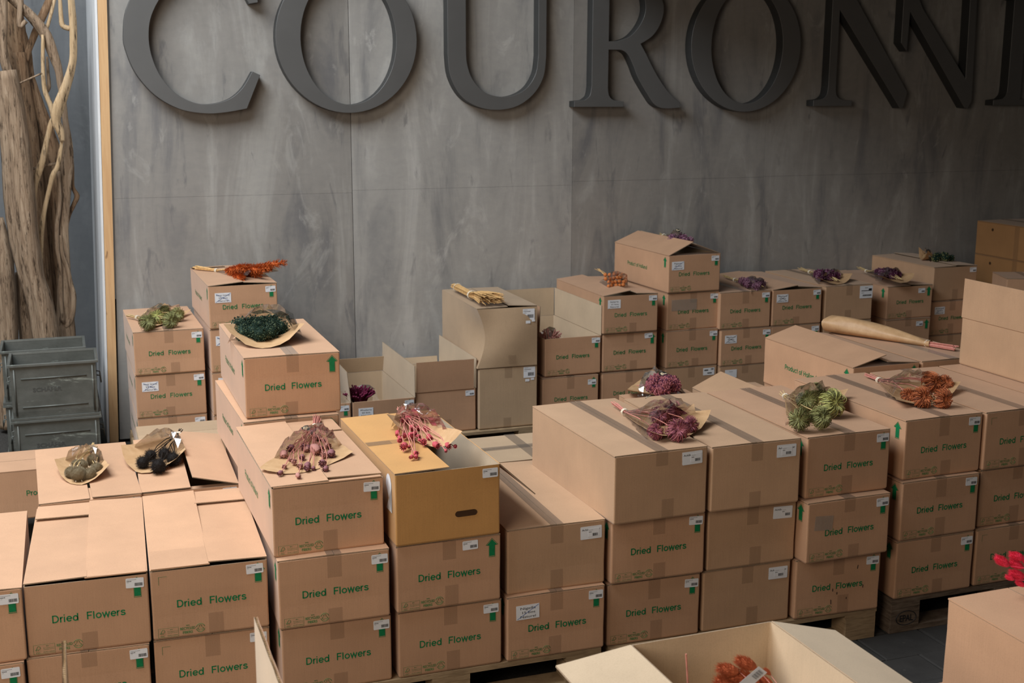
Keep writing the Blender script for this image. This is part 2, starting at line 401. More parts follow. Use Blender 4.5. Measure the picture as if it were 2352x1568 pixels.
C_ = sm([(1.112,2.113),(.98,2.090),(.851,2.084),(.70,2.112),(.56,2.195),(.455,2.325),(.402,2.47),(.396,2.56),(.42,2.70),(.50,2.84),(.62,2.94),(.78,2.998),(.93,3.0),(1.06,2.985),(1.19,2.96)]) \
   + [(1.204,2.761),(1.153,2.752)] + sm([(1.10,2.86),(1.02,2.93),(.9,2.95),(.76,2.91),(.64,2.80),(.563,2.67),(.539,2.545),(.552,2.42),(.60,2.30),(.68,2.205),(.78,2.15),(.88,2.137),(1.0,2.165),(1.09,2.235),(1.156,2.338)]) + [(1.201,2.317)]
letter([C_], 'dark grey raised letter C at the left end of the wall sign')
letter([ell(1.766, 2.55, .457, .466), ell(1.776, 2.545, .313, .411)], 'first raised letter O of the wall sign, between C and U')
U_ = [(2.437,2.93)] + sm([(2.437,2.46),(2.455,2.32),(2.525,2.195),(2.635,2.125),(2.773,2.101),(2.92,2.125),(3.04,2.205),(3.112,2.32),(3.131,2.46)]) + [(3.131,2.94),(3.21,2.95),(3.21,2.985),(3.0,2.985),(3.0,2.95),(3.077,2.94)] \
   + sm([(3.077,2.46),(3.06,2.345),(3.0,2.25),(2.91,2.198),(2.804,2.185),(2.69,2.215),(2.605,2.30),(2.567,2.40),(2.56,2.50)]) + [(2.56,2.94),(2.63,2.95),(2.63,2.985),(2.36,2.985),(2.36,2.95)]
letter([U_], 'raised letter U of the wall sign, right of the first O')
R_ = [(3.345,2.12),(3.345,2.156)] + sm([(3.42,2.163),(3.46,2.195),(3.473,2.26)]) + [(3.473,2.93),(3.345,2.95),(3.345,2.985),(3.70,2.985)] + sm([(3.85,2.97),(3.96,2.90),(4.008,2.80),(3.985,2.69),(3.925,2.605),(3.835,2.55)]) \
   + sm([(3.88,2.48),(3.955,2.355),(4.03,2.255),(4.095,2.19),(4.155,2.148)]) + [(4.156,2.114)] + sm([(4.08,2.108),(4.01,2.112),(3.96,2.135),(3.92,2.18),(3.83,2.31),(3.785,2.405),(3.745,2.475),(3.699,2.505),(3.65,2.508)]) \
   + [(3.593,2.508)] + sm([(3.593,2.25),(3.603,2.195),(3.64,2.163),(3.714,2.155)]) + [(3.714,2.12)]
letter([R_, [(3.593,2.56)] + sm([(3.66,2.563),(3.76,2.60),(3.84,2.69),(3.871,2.79),(3.84,2.90),(3.74,2.95)]) + [(3.593,2.955)]], 'raised letter R of the wall sign, with a sweeping leg')
letter([ell(4.68, 2.55, .446, .466), ell(4.686, 2.548, .295, .41)], 'second raised letter O of the wall sign, right of the R')
N_ = [(5.27,2.985),(5.27,2.955),(5.36,2.94),(5.384,2.90)] + sm([(5.384,2.27),(5.375,2.21),(5.34,2.175),(5.262,2.163)]) + [(5.262,2.124),(5.593,2.124)] + sm([(5.593,2.162),(5.51,2.168),(5.46,2.195),(5.446,2.25)]) \
   + [(5.446,2.823),(6.031,2.107),(6.055,2.107),(6.086,2.224),(5.52,2.985)]
letter([N_], 'raised letter N with a serif foot, first of the joined pair on the sign')
letter([[(5.93,2.985),(6.005,2.94),(6.005,2.59),(6.057,2.534),(6.066,2.824),(6.631,2.11),(6.66,2.105),(6.692,2.16),(6.672,2.94),(6.74,2.955),(6.74,2.985),(6.55,2.985),(6.55,2.955),(6.612,2.94),(6.622,2.325),(6.178,2.843),(6.10,2.985)]],
       'raised letter N without a foot, second of the joined pair on the sign')
letter([[(6.905,2.129),(6.905,2.165)] + sm([(6.99,2.175),(7.025,2.21),(7.034,2.27)]) + [(7.034,2.93),(6.95,2.95),(6.95,2.985),(7.6,2.985),(7.62,2.80),(7.56,2.93),(7.16,2.945),(7.16,2.58),(7.42,2.58),(7.42,2.53),(7.16,2.53),(7.16,2.17),(7.55,2.18),(7.63,2.31),(7.62,2.127)]],
       'last raised letter of the wall sign, cut off by the right edge')

# unseen slab above the frame, added to shade the right back corner
mb = MB(); mb.box((3.15, 5.6, 3.15), (10, 9.8, 3.28)); structure(link('shade_slab', mb.mesh('shade_slab', plain('shade_slab_mat', (.12, .11, .10), .8))))

# ------------------------------------------------------------------ cartons
T = .004
_cache = {}
def rr(w, d, ins, z, r=.005):
    o = []
    for cx, cy, a0 in ((w-ins-r, d-ins-r, 0), (ins+r, d-ins-r, PI/2), (ins+r, ins+r, PI), (w-ins-r, ins+r, 1.5*PI)):
        for k in range(3):
            a = a0 + k*PI/4; o.append((cx + r*math.cos(a), cy + r*math.sin(a), z))
    return o
def body_mesh(w, d, h, kind, var):
    key = ('b', w, d, h, kind, var)
    if key in _cache: return _cache[key]
    rnd = random.Random(str(key)); hb = h - T - .0015
    rings = []
    for z in (0, .006, hb*.33, hb*.66, hb-.004, hb):
        b = (0.0025 if z in (0,) else 0) ; bul = math.sin(PI*z/hb)*rnd.uniform(-.0018, .0003)
        rings.append([(x + (bul if x > w/2 else -bul)*.6, y + (bul if y > d/2 else -bul), zz) for x, y, zz in rr(w, d, b, z)])
    rings.append(rr(w, d, T, hb)); rings.append(rr(w, d, T, .006))
    mb = MB(); n = 12; vs = [p for r in rings for p in r]; k = len(rings)
    for i in range(k-1):
        mi = 0 if i < 5 else (2 if i == 5 else 1)
        mb.add(rings[i] + rings[i+1], [(j, (j+1) % n, n+(j+1) % n, n+j) for j in range(n)], mi)
    mb.add(rings[0], [tuple(range(n))[::-1]], 0); mb.add(rings[-1], [tuple(range(n))], 1)
    me = mb.mesh('carton_body', [kind, 'inner', 'edge'], fix=False)
    bm = bmesh.new(); bm.from_mesh(me); bmesh.ops.remove_doubles(bm, verts=bm.verts, dist=.00001); bmesh.ops.recalc_face_normals(bm, faces=bm.faces); bm.to_mesh(me); bm.free()
    _cache[key] = me; return me
def flap_mesh(w, d, h, kind, side, a0, a1, L, s0, s1, lift=(0, 0), rough=False, t=T):
    key = ('f', w, d, h, kind, side, a0, a1, L, s0, s1, lift, rough)
    if key in _cache: return _cache[key]
    hb = h - T - .0015; mb = MB(); nS, nL = 6, 3; rnd = random.Random(str(key))
    def pt(s, l, up):
        a = R(a0 + (a1-a0)*(s-s0)/(s1-s0)); z0 = hb + .0012 + lift[0] + (lift[1]-lift[0])*(s-s0)/(s1-s0)
        ca, sa = math.cos(a), math.sin(a); wob = (rnd.uniform(-.0015, .0015) if rough and l > 0 else 0)
        le = L*l + (wob if l == 1 else 0); o = t*up
        if side == 'L': return (le*ca - o*sa, s, z0 + le*sa + o*ca)
        if side == 'R': return (w - le*ca + o*sa, s, z0 + le*sa + o*ca)
        if side == 'F': return (s, le*ca - o*sa, z0 + le*sa + o*ca)
        return (s, d - le*ca + o*sa, z0 + le*sa + o*ca)
    top = [[pt(s0 + (s1-s0)*i/nS, j/nL, 1) for j in range(nL+1)] for i in range(nS+1)]
    bot = [[pt(s0 + (s1-s0)*i/nS, j/nL, 0) for j in range(nL+1)] for i in range(nS+1)]
    N = (nS+1)*(nL+1); idx = lambda i, j, b: b*N + i*(nL+1) + j
    vs = [p for r in top for p in r] + [p for r in bot for p in r]; ft = []; fb = []; fe = []
    for i in range(nS):
        for j in range(nL):
            ft.append((idx(i,j,0), idx(i+1,j,0), idx(i+1,j+1,0), idx(i,j+1,0))); fb.append((idx(i,j,1), idx(i,j+1,1), idx(i+1,j+1,1), idx(i+1,j,1)))
    for i in range(nS):
        fe.append((idx(i,nL,0), idx(i+1,nL,0), idx(i+1,nL,1), idx(i,nL,1))); ft.append((idx(i,0,0), idx(i+1,0,0), idx(i+1,0,1), idx(i,0,1)))
    for j in range(nL):
        fe.append((idx(0,j,0), idx(0,j+1,0), idx(0,j+1,1), idx(0,j,1))); fe.append((idx(nS,j,0), idx(nS,j+1,0), idx(nS,j+1,1), idx(nS,j,1)))
    mb.v = vs; mb.f = ft + fb + fe; mb.mi = [0]*len(ft) + [1]*len(fb) + [2]*len(fe)
    me = mb.mesh('flap', [kind, 'inner', 'edge']); _cache[key] = me; return me

# printed pieces (flat print, thin decals)
TITLE = stroke_text('Dried Flowers', 'green', .0265, .232)
SIDET = stroke_text('Product of Holland', 'green', .0265, .29, .15, .5)
def arrow_mesh():
    P = [(0, 0), (.024, 0), (.024, .046), (.036, .046), (.012, .072), (-.012, .046), (0, .046)]
    def off(k): # inset copies
        return [(.012 + (x-.012)*(1-k*1.2), .033 + (y-.033)*(1-k)) for x, y in P]
    mb = MB(); a, b, c = off(0), off(.055), off(.12)
    for i in range(7):
        j = (i+1) % 7; mb.quad([(*a[i], 0), (*a[j], 0), (*b[j], 0), (*b[i], 0)])
    mb.add([(*p, 0) for p in c], [(0, 1, 2, 6), (5, 6, 2, 3, 4)]); return mb.mesh('arrow', 'green', fix=False)
ARROW = arrow_mesh()
def marks_mesh():
    mb = MB(); g = .0007
    def fr(x0, y0, x1, y1):
        mb.box((x0, y0, 0), (x1, y0+g, .0001)); mb.box((x0, y1-g, 0), (x1, y1, .0001)); mb.box((x0, y0, 0), (x0+g, y1, .0001)); mb.box((x1-g, y0, 0), (x1, y1, .0001))
    fr(.016, .005, .083, .038)
    tree = [(.024,.020),(.027,.0275),(.031,.0335),(.036,.031),(.038,.026),(.035,.022),(.031,.0215),(.031,.016)]
    mb.tube([(x, y, 0) for x, y in tree], .0007, 4, cap=False); mb.tube([(.021,.021,0),(.0245,.0175,0),(.028,.022,0)], .0007, 4, cap=False)
    put(mb, text('FSC', 'paleg', .004, .0045, .013), .023, .0075)
    put(mb, text('MIX', 'paleg', .004, .0032, .009), .055, .030); put(mb, text('Packaging from', 'paleg', .0, .0026, .034), .046, .0235)
    put(mb, text('responsible sources', 'paleg', .0, .0026, .034), .046, .0185); put(mb, text('FSC\u00ae C105046', 'paleg', .004, .0032, .034), .046, .009)
    put(mb, text('80%', 'paleg', .01, .0045, .012), .108, .0375); put(mb, text('RECYCLED', 'paleg', .022, .0095, .050), .088, .0245); put(mb, text('FIBERS', 'paleg', .022, .0095, .033), .096, .0105)
    cx, cy = .156, .026
    for a0 in (15, 195):
        mb.tube([(cx + .0145*math.cos(R(a0 + k*15)), cy + .0145*math.sin(R(a0 + k*15)), 0) for k in range(11)], .0009, 4, cap=False)
    for a0 in (90, 210, 330):
        c = (cx + .006*math.cos(R(a0)), cy + .006*math.sin(R(a0)))
        mb.tube([(c[0] + .0045*math.cos(R(a0 + k)), c[1] + .0045*math.sin(R(a0 + k)), 0) for k in (-120, -60, 0, 60, 120)], .0008, 4, cap=False)
    return mb.mesh('marks', 'paleg', fix=False)
MARKS = marks_mesh()
def rrect(w, h, t, r=.003):
    mb = MB(); p = []
    for cx, cy, a0 in ((w-r, h-r, 0), (r, h-r, 90), (r, r, 180), (w-r, r, 270)):
        for k in range(3): p.append((cx + r*math.cos(R(a0+45*k)), cy + r*math.sin(R(a0+45*k))))
    n = len(p); mb.add([(x, y, 0) for x, y in p] + [(x, y, t) for x, y in p], [tuple(range(n))[::-1], tuple(range(n, 2*n))] + [(i, (i+1) % n, n+(i+1) % n, n+i) for i in range(n)]); return mb
LABEL = rrect(.058, .034, .0005).mesh('label', 'label')
def bars(mb, x0, x1, y0, y1, mi, seed, z=.0008):
    rnd = random.Random(seed); x = x0
    while x < x1:
        w = rnd.choice((.0006, .0009, .0014)); mb.quad([(x, y0, z), (x+w, y0, z), (x+w, y1, z), (x, y1, z)], mi); x += w + rnd.choice((.0006, .0009))
def line(mb, x0, x1, y, h, mi, z=.0008):
    rnd = random.Random(int(x0*9999 + y*77777)); x = x0
    while x < x1:
        w = min(x1 - x, rnd.uniform(.0015, .005)); mb.quad([(x, y, z), (x+w, y, z), (x+w, y+h, z), (x, y+h, z)], mi); x += w + .0007
def bc_mesh():
    mb = MB(); bars(mb, .028, .054, .006, .017, 0, 3); line(mb, .003, .034, .028, .0018, 1); line(mb, .003, .018, .0225, .0022, 0); line(mb, .003, .009, .018, .0012, 1)
    return mb.mesh('barcode', ['black', 'greyink'], fix=False)
BARC = bc_mesh()
BIGLABEL = rrect(.086, .050, .0005).mesh('label', 'label')
def big_mesh(k):
    mb = MB(); put(mb, text('Achillea Parker', 'black', .012, .0072, .074), .006, .034, 0, .0008)
    x = (.026, .030, .022, .036)[k % 4]
    mb.box((x, .009, .0008), (x+.046, .041 if k != 3 else .034, .0012), 2); z = .0015
    bars(mb, x+.018, x+.040, .011, .022, 0, k, z); line(mb, x+.003, x+.02, .034 if k != 3 else .029, .0013, 1, z); line(mb, x+.003, x+.014, .0265, .002, 0, z)
    return mb.mesh('label_print', ['black', 'greyink', 'label'], fix=False)
TALL = rrect(.105, .088, .0005).mesh('label', 'label')
def tall_mesh():
    mb = MB(); line(mb, .04, .065, .070, .006, 1); line(mb, .012, .098, .050, .006, 0); line(mb, .012, .034, .036, .004, 1); bars(mb, .024, .096, .014, .026, 0, 9)
    mb.quad([(.072, .056, .0008), (.098, .056, .0008), (.098, .068, .0008), (.072, .068, .0008)], 0); return mb.mesh('label_print', ['black', 'greyink'], fix=False)
def med_mesh():
    mb = MB(); bars(mb, .030, .070, .012, .034, 0, 5); line(mb, .004, .030, .062, .003, 1); line(mb, .004, .050, .052, .003, 0); line(mb, .004, .024, .042, .003, 1); return mb.mesh('label_print', ['black', 'greyink'], fix=False)
MED = rrect(.078, .070, .0005).mesh('label', 'label'); MEDP = med_mesh(); TALLP = tall_mesh()
def sign_mesh(lines, cross, col='black'):
    key = ('s', tuple(lines), cross, col)
    if key in _cache: return _cache[key]
    mb = MB(); n = len(lines)
    for i, s_ in enumerate(lines):
        wd = min(.074, .0085*len(s_)); put(mb, text(s_, col, .004, .0095, wd), .045 - wd/2, .039 - i*.0165, 0, .0008)
    z = .0012
    def stroke(a, b, mi):
        d = Vector((b[0]-a[0], b[1]-a[1], 0)).normalized()*.0008; q = Vector((-d.y, d.x, 0))
        mb.quad([(a[0]-q.x, a[1]-q.y, z), (b[0]-q.x, b[1]-q.y, z), (b[0]+q.x, b[1]+q.y, z), (a[0]+q.x, a[1]+q.y, z)], mi)
    if cross in ('x', 'X'): stroke((.006, .050), (.086, .006), 1 if cross == 'X' else 0)
    if cross: stroke((.004, .003), (.088, .053), 1 if cross in ('X', '/') else 0)
    me = mb.mesh('sign_print', [col, 'blueink'], fix=False); _cache[key] = me; return me
SIGN = rrect(.091, .056, .0005, .001).mesh('sign', 'label')
def box_mesh(a, b, mat, key):
    if key in _cache: return _cache[key]
    mb = MB(); mb.box(a, b); _cache[key] = mb.mesh('strip', mat); return _cache[key]

NB = [0]
def words(ms, t, loc, rot):
    for me in ms: link('printed_word', me, t, loc, rot)
def flat_flaps(w, d): return [('F', 0, 0, .16, .006, w-.006, (-.004, -.004)), ('L', .6, .4, w/2-.001, .003, d-.003, (.0008, .0005)), ('R', .4, .7, w/2-.001, .003, d-.003, (.0006, .0008))]
def carton(label, x, y, z, yaw=0, w=.39, d=.8, h=.25, kind='print', flaps=None, prints='TMBA', sign=None, tape='k', lab=None, tapefront=True, group='cartons of dried flowers'):
    NB[0] += 1; rnd = random.Random(NB[0]); t = thing('cardboard_box', label, 'box', (x, y, z), R(yaw), group)
    link('carton_body', body_mesh(w, d, h, kind, NB[0] % 3), t)
    for f in (flat_flaps(w, d) if flaps is None else flaps):
        side, a0, a1, L, s0, s1 = f[:6]; lift = f[6] if len(f) > 6 else (0, 0); rough = len(f) > 7
        link('flap', flap_mesh(w, d, h, kind, side, a0, a1, L, s0, s1, lift, rough), t)
    e = -.0009
    if tape and flaps is None:
        tm = {'k': 'toptape', 'c': 'cleartape'}[tape]
        link('tape_strip', box_mesh((w/2-.026, .001, h+.0028), (w/2+.026, d, h+.0034), tm, ('tt', w, d, h, tm)), t)
    if tapefront:
        xx = w*.5 + rnd.uniform(-.01, .03); L1 = rnd.uniform(.05, .085); L2 = rnd.uniform(.05, .08)
        if flaps is None: link('tape_strip', box_mesh((-.025, -.0004, -L1), (.025, 0, 0), 'tape', ('tf', round(L1, 2))), t, (w/2, e+.0004, h-.002))
        link('tape_strip', box_mesh((-.025, -.0004, 0), (.025, 0, L2), 'tape', ('tb', round(L2, 2))), t, (xx, e+.0004, .002))
    j = lambda a: rnd.uniform(-a, a)
    if 'T' in prints: words(TITLE, t, (.080 + j(.003), e, .108 + j(.003)), FRONT)
    if 'M' in prints: link('printed_marks', MARKS, t, (0, e, .001), FRONT)
    if 'A' in prints: link('printed_arrow', ARROW, t, (w-.046 + j(.002), e, h-.083), FRONT)
    if 'S' in prints:
        words(SIDET, t, (e-.0002, d*.74, .118), SIDE); link('side_arrow', ARROW, t, (e-.0002, .062, h-.086), SIDE)
    if 'P' in prints: words(SIDET, t, (w-.145, e, .118), FRONT)
    if 'C' in prints:
        mb = MB(); mb.box((0, 0, 0), (.028, .0009, .0001)); mb.box((0, -.028, 0), (.0009, 0, .0001)); link('printed_corner_mark', mb.mesh('corner', 'green'), t, (.026, e, h-.026), FRONT)
    if 'B' in prints:
        bx, bz, ba = (w-.068 + j(.004), h-.050 + j(.003), j(2)) if lab is None else lab
        l = link('address_label', LABEL, t, (bx, e, bz), (PI/2, -R(ba), 0)); link('barcode', BARC, l)
    if 'G' in prints:
        l = link('address_label', BIGLABEL, t, (w-.105 + j(.006), e, h-.068 + j(.004)), (PI/2, R(j(1.5)), 0)); link('label_print', big_mesh(NB[0]), l)
    if 'H' in prints: l = link('address_label', TALL, t, (w-.108, e, h-.098), FRONT); link('label_print', TALLP, l)
    if 'D' in prints:
        l = link('address_label', MED, t, (w-.094, e, h-.080), FRONT); link('label_print', MEDP, l)
        link('small_label', box_mesh((0, 0, 0), (.028, .016, .0005), 'label', 'sl'), t, (w-.082, e, h-.104), FRONT); link('small_label', box_mesh((0, 0, 0), (.022, .012, .0005), 'label', 'sl2'), t, (w-.045, e, h-.096), FRONT)
    if sign:
        lines, cross, col, sx, sz, sa = sign
        l = link('paper_sign', SIGN, t, (sx, e-.0003, sz), (PI/2, -R(sa), 0), label='white paper sign with text'); link('sign_print', sign_mesh(lines, cross, col), l)
    return t
def pallet(label, x, y, z=.144, yaw=0, w=1.2, d=.8, old=False, mark=False):
    t = thing('wooden_pallet', label, 'pallet', (x, y, 0), R(yaw), 'wooden pallets under the boxes')
    m = 'oldwood' if old else 'palletwood'; k = z/.144; zz = [0, .022*k, .100*k, .122*k, z-.002]
    def bd(x0, x1, y0, y1, z0, z1, nm): 
        mb = MB(); j = .003; q = lambda: random.uniform(-j, j)
        mb.box((x0+q(), y0+q()*.3, z0), (x1+q(), y1+q(), z1)); link(nm, mb.mesh(nm, m), t)
    for yy, wd in ((0, .145), (.19, .10), (.3275, .145), (.51, .10), (.655, .145)): bd(0, w, yy, yy+wd, zz[3], zz[4], 'deck_board')
    for xx in (0, .5275, 1.055): bd(xx, xx+.145, 0, d, zz[2]+.0005, zz[3]-.0005, 'cross_board')
    for yy, wd in ((0, .10), (.3275, .145), (.70, .10)):
        bd(0, w, yy, yy+wd, 0, zz[1], 'bottom_board')
        for xx in (0, .5275, 1.055): bd(xx, xx+.145 if xx else xx+.145, yy+.001, yy+wd, zz[1]+.0005, zz[2]-.0005, 'block')
    if mark:
        mb = MB(); put(mb, text('EPAL', 'black', .01, .030, .066), -.033, -.015)
        mb.tube([(.050*math.cos(2*PI*i/24), .031*math.sin(2*PI*i/24), 0) for i in range(25)], .0016, 4, cap=False)
        link('burnt_stamp', mb.mesh('stamp', 'black', fix=False), t, (.076, -.002, .062), FRONT)
    return t
def wood(name, a, b, c):
    t = NT(name); g = t.noise(4.0, (3, 3, 22), detail=6, dist=.5); s_ = t.noise(9, detail=5)
    cc = t.ramp(g, [(.3, a), (.55, b), (.75, c)]); cc = t.mix(.4, cc, t.ramp(s_, [(.3, (.6, .58, .55)), (.6, (1.05, 1.05, 1.05))]), 'MULTIPLY'); t.set(cc, .8, .2); t.bump(g, .4, .004); return t.m
M['palletwood'] = wood('pallet_wood', (.24, .165, .095), (.36, .255, .15), (.30, .215, .13)); M['oldwood'] = wood('weathered_pallet_wood', (.07, .05, .035), (.15, .11, .08), (.20, .165, .13))

pallet('light pallet under the three cut-off stacks at the lower left', -.61, 4.10, .131)
pallet('light wooden pallet with plank edge under the front stack marked Nigella', .615, 4.01, .147)
pallet('wooden pallet whose end block shows beside the paved gap', 1.855, 4.0, .133)
pallet('old dark pallet with an oval stamp on its corner block', 3.13, 4.0, .154, 0, old=True, mark=True)
pallet('pallet under the fourth-layer carton with dark green flowers', .60, 4.9, .150)
pallet('pallet under the two long cartons behind the right front stacks', 3.13, 4.9, .154)
pallet('pallet under the lidded boxes behind the middle front stacks', 1.85, 4.9, .138)
pallet('pallet under the cartons with grey and black thistles', -.61, 4.95, .125)
pallet('pallet against the wall under the two left back stacks', .29, 7.1, .123)
pallet('pallet under the two sideways cartons at the lower left', -.10, 6.28, .134)
pallet('pallet edge visible under the tall plain boxes by the wall', 1.56, 7.1, .133)
pallet('pallet under the open carton and its right neighbour by the wall', 2.80, 7.15, .157)
pallet('pallet under the crossed-sign cartons by the wall', 4.06, 7.18, .145)
pallet('pallet under the far right back stacks', 5.44, 7.25, .145)

PIN = [('B', 0, 0, .165, .004, .386, (.002, .004)), ('F', 0, 0, .17, .004, .386, (.0025, .0005))]
def pin(lefttop): # interlocked four-flap lid
    if lefttop == 'B':   # back flap shows on the left
        return [('R', .8, 1.6, .197, .004, .796, (.0046, .0085)), ('L', 1.2, -.6, .197, .004, .796, (.0046, .0)), ('F', -.3, -.3, .17, .19, .386, (.0062, .0062)), ('B', 2.4, 2.0, .165, .004, .20, (.0062, .0062))]
    return [('L', .8, 1.6, .197, .004, .796, (.0, .0085)), ('R', 1.3, -.4, .197, .004, .796, (.0066, .0)), ('F', .3, .2, .17, .004, .197, (.0052, .0052)), ('B', 2.4, 2.0, .165, .19, .386, (.0062, .0062))]
carton('closed carton cut off at the left edge, upper of its two', -.605, 4.09, .386, 0, flaps=[('F', 0, 0, .16, .006, .384, (-.004, -.004)), ('L', .6, .4, .194, .003, .797, (.0008, .0005)), ('R', 2.2, .6, .194, .003, .797, (.0006, .0008))], tapefront=False)
carton('carton cut off at the left edge, lower of its two', -.616, 4.08, .132, 0, tapefront=False)
carton('carton with interlocked lid, raised flap at the left, second from the left edge', -.211, 4.105, .386, -2.2, flaps=pin('B'), prints='TMBA')
carton('carton under the interlocked-lid box second from the left edge', -.219, 4.10, .132, -2.2)
carton('carton with interlocked lid and corner print mark, third from the left edge', .186, 4.093, .388, -1.8, flaps=pin('F'), prints='TMBAC')
carton('carton with corner print mark under the third interlocked-lid box', .186, 4.10, .132, -1.8, prints='TMBAC')
dflaps = [('B', 1.5, 1.5, .185, .19, .386, (.006, .006)), ('F', 0, 0, .17, .006, .384, (.001, .001)), ('L', .8, 1.4, .197, .003, .797, (.0035, .009)), ('R', 1.6, .6, .194, .12*0+.02, .797, (.0058, .0045))]
carton('carton carrying the dusty pink seed pods, top of its stack', .594, 4.04, .652, 1.0, flaps=dflaps, prints='TMBAS')
carton('carton in the middle of the stack below the dusty pink pods', .600, 4.005, .400, -.5, prints='TMBAS')
carton('bottom carton of the stack below the dusty pink pods', .606, 4.014, .148, .4, prints='TMBAS')
eflaps = [('L', 1.0, .8, .20, .003, .797, (.001, .001)), ('R', 223, 224, .19, .003, .797, (0, 0)), ('B', 2, 2, .12, .2, .386, (0, 0))]
E1 = carton('ochre carton with hand hole, half-open lid and crimson pods on top', 1.012, 3.99, .656, 1.5, h=.266, kind='orange', flaps=eflaps, prints='B', tapefront=False, group='ochre cartons')
mb = MB()
hole = []
for a in range(16):
    an = 2*PI*a/16; hx = .0135*math.cos(an) + (.028 if math.cos(an) > 0 else -.028); hole.append((hx, -.0012, .0115*math.sin(an)))
mb.add(hole, [tuple(range(16))]); M['dark'] = plain('dark_hole', (.05, .022, .008), .9, .2)
link('hand_hole', mb.mesh('hand_hole', 'dark', fix=False), E1, (.26, 0, .093))
mb = MB(); mb.add([(-.0012, .30 + .035*math.cos(PI*a/8), .20 + .045*math.sin(PI*a/8)) for a in range(9)] + [(-.0012, .262, .11), (-.0012, .335, .11)], [tuple(range(9)), (0, 8, 10, 9)])
link('side_label', mb.mesh('side_label', 'label', fix=False), E1, (0, -.22, 0))
for a_, b_ in (((.105, .50, .2662), (0, 0, 0)), ((-.0013, .36, .20), (0, PI/2, 0))):
    mb = MB(); mb.add([(.012*math.cos(PI*k/6), .006*math.sin(PI*k/6), .0012 if b_[1] == 0 else 0) for k in range(12)], [tuple(range(12))]); link('punched_hole', mb.mesh('hole', 'dark', fix=False), E1, a_, b_)
link('tape_strip', box_mesh((0, 0, 0), (.2, .05, .0006), 'toptape', 'te1'), E1, (0, .36, .2682))
carton('carton with big green arrow under the ochre box', 1.015, 4.001, .402, .4, prints='TMAB', lab=(.245, .205, 1), )
carton('bottom carton under the ochre box', 1.021, 4.012, .148, -.3)
carton('plain kraft carton with taped lid lying between ochre box and tall kraft stack', 1.440, 4.03, .400, -.6, kind='plain', prints='G', tape='k', group='plain kraft cartons')
carton('carton with white Nigella sign crossed out in blue', 1.432, 4.006, .148, -.5, sign=(['Nigella', '15 bos', 'Naturel'], '/', 'black', .035, .158, 1.0), prints='TMBAS')
carton('plain kraft carton on top beside the mauve flowers, leftmost of the tall kraft boxes', 1.836, 3.965, .646, 1.6, h=.264, kind='plain', prints='G', group='plain kraft cartons')
carton('printed carton in the middle under the leftmost tall kraft box', 1.851, 4.012, .392, -1.2, prints='TMBAS')
carton('printed bottom carton under the leftmost tall kraft box', 1.845, 4.028, .135, -1.6, prints='TMBAS', lab=None)
carton('plain kraft carton with Achillea label, upper of its column of three', 2.245, 3.975, .645, -.2, h=.258, kind='plain', prints='G', group='plain kraft cartons', tape='k')
carton('plain kraft carton with Achillea label, middle of its column of three', 2.262, 4.016, .389, -.6, kind='plain', prints='G', group='plain kraft cartons')
carton('plain kraft carton with Achillea label, bottom of its column of three', 2.252, 4.02, .135, -.5, kind='plain', prints='G', group='plain kraft cartons')
carton('carton carrying the green umbel bouquet', 2.676, 3.99, .646, .8, prints='TMBAS')
t_ = carton('carton with torn tape patch below the green umbels', 2.664, 3.945, .391, 1.2, prints='TMBAS')
link('torn_tape', box_mesh((0, 0, 0), (.085, .06, .0004), 'cleartape', 'torn'), t_, (.03, -.0015, .135), (PI/2, R(4), 0))
t_ = carton('carton with black pen strokes, bottom below the green umbels', 2.659, 4.0, .135, -2.5, prints='TMBA')
for px_, pz_, l_, a_ in ((.28, .185, .016, 10), (.19, .085, .010, 5), (.17, .10, .012, 0), (.235, .06, .008, 8), (.24, .115, .014, 12), (.31, .10, .013, 4), (.165, .045, .02, -4)):
    link('pen_mark', box_mesh((0, 0, 0), (.0025, .016, .0003), 'black', 'pen'), t_, (px_, -.0012, pz_), (PI/2, R(a_), 0), (1, l_/.016, 1))
carton('carton carrying the rust umbel bouquet', 3.150, 4.01, .667, 1.2, prints='TMBAS')
carton('carton in the middle below the rust umbels', 3.138, 3.988, .412, 1.0, prints='TMBAS')
carton('bottom carton standing on the old dark pallet corner', 3.134, 3.993, .156, .3, prints='TMBAS')
carton('top carton right of the rust umbels, cut off by the right edge', 3.552, 4.009, .667, .3, prints='TMBAC')
carton('middle carton right of the rust umbel stack, cut off by the edge', 3.556, 4.02, .412, .2)
carton('bottom carton right of the rust umbel stack, behind hot pink tails', 3.545, 4.0, .156, .3, prints='TMBAC')
for k, (zz, nm) in enumerate(((.156, 'bottom carton'), (.412, 'second carton'), (.667, 'third carton'))): carton(nm + ' under the box with the upright flap at the right edge', 3.955, 4.02, zz)
carton('kraft carton with a tall upright flap at the right edge', 4.072, 4.02, .921, 0, h=.235, kind='plain', flaps=[('L', 90, 89, .19, .0, .8), ('R', 90, 92, .19, .0, .8), ('B', -82, -82, .17, .01, .38), ('F', -82, -82, .17, .01, .38)], prints='', tapefront=False, group='plain kraft cartons')

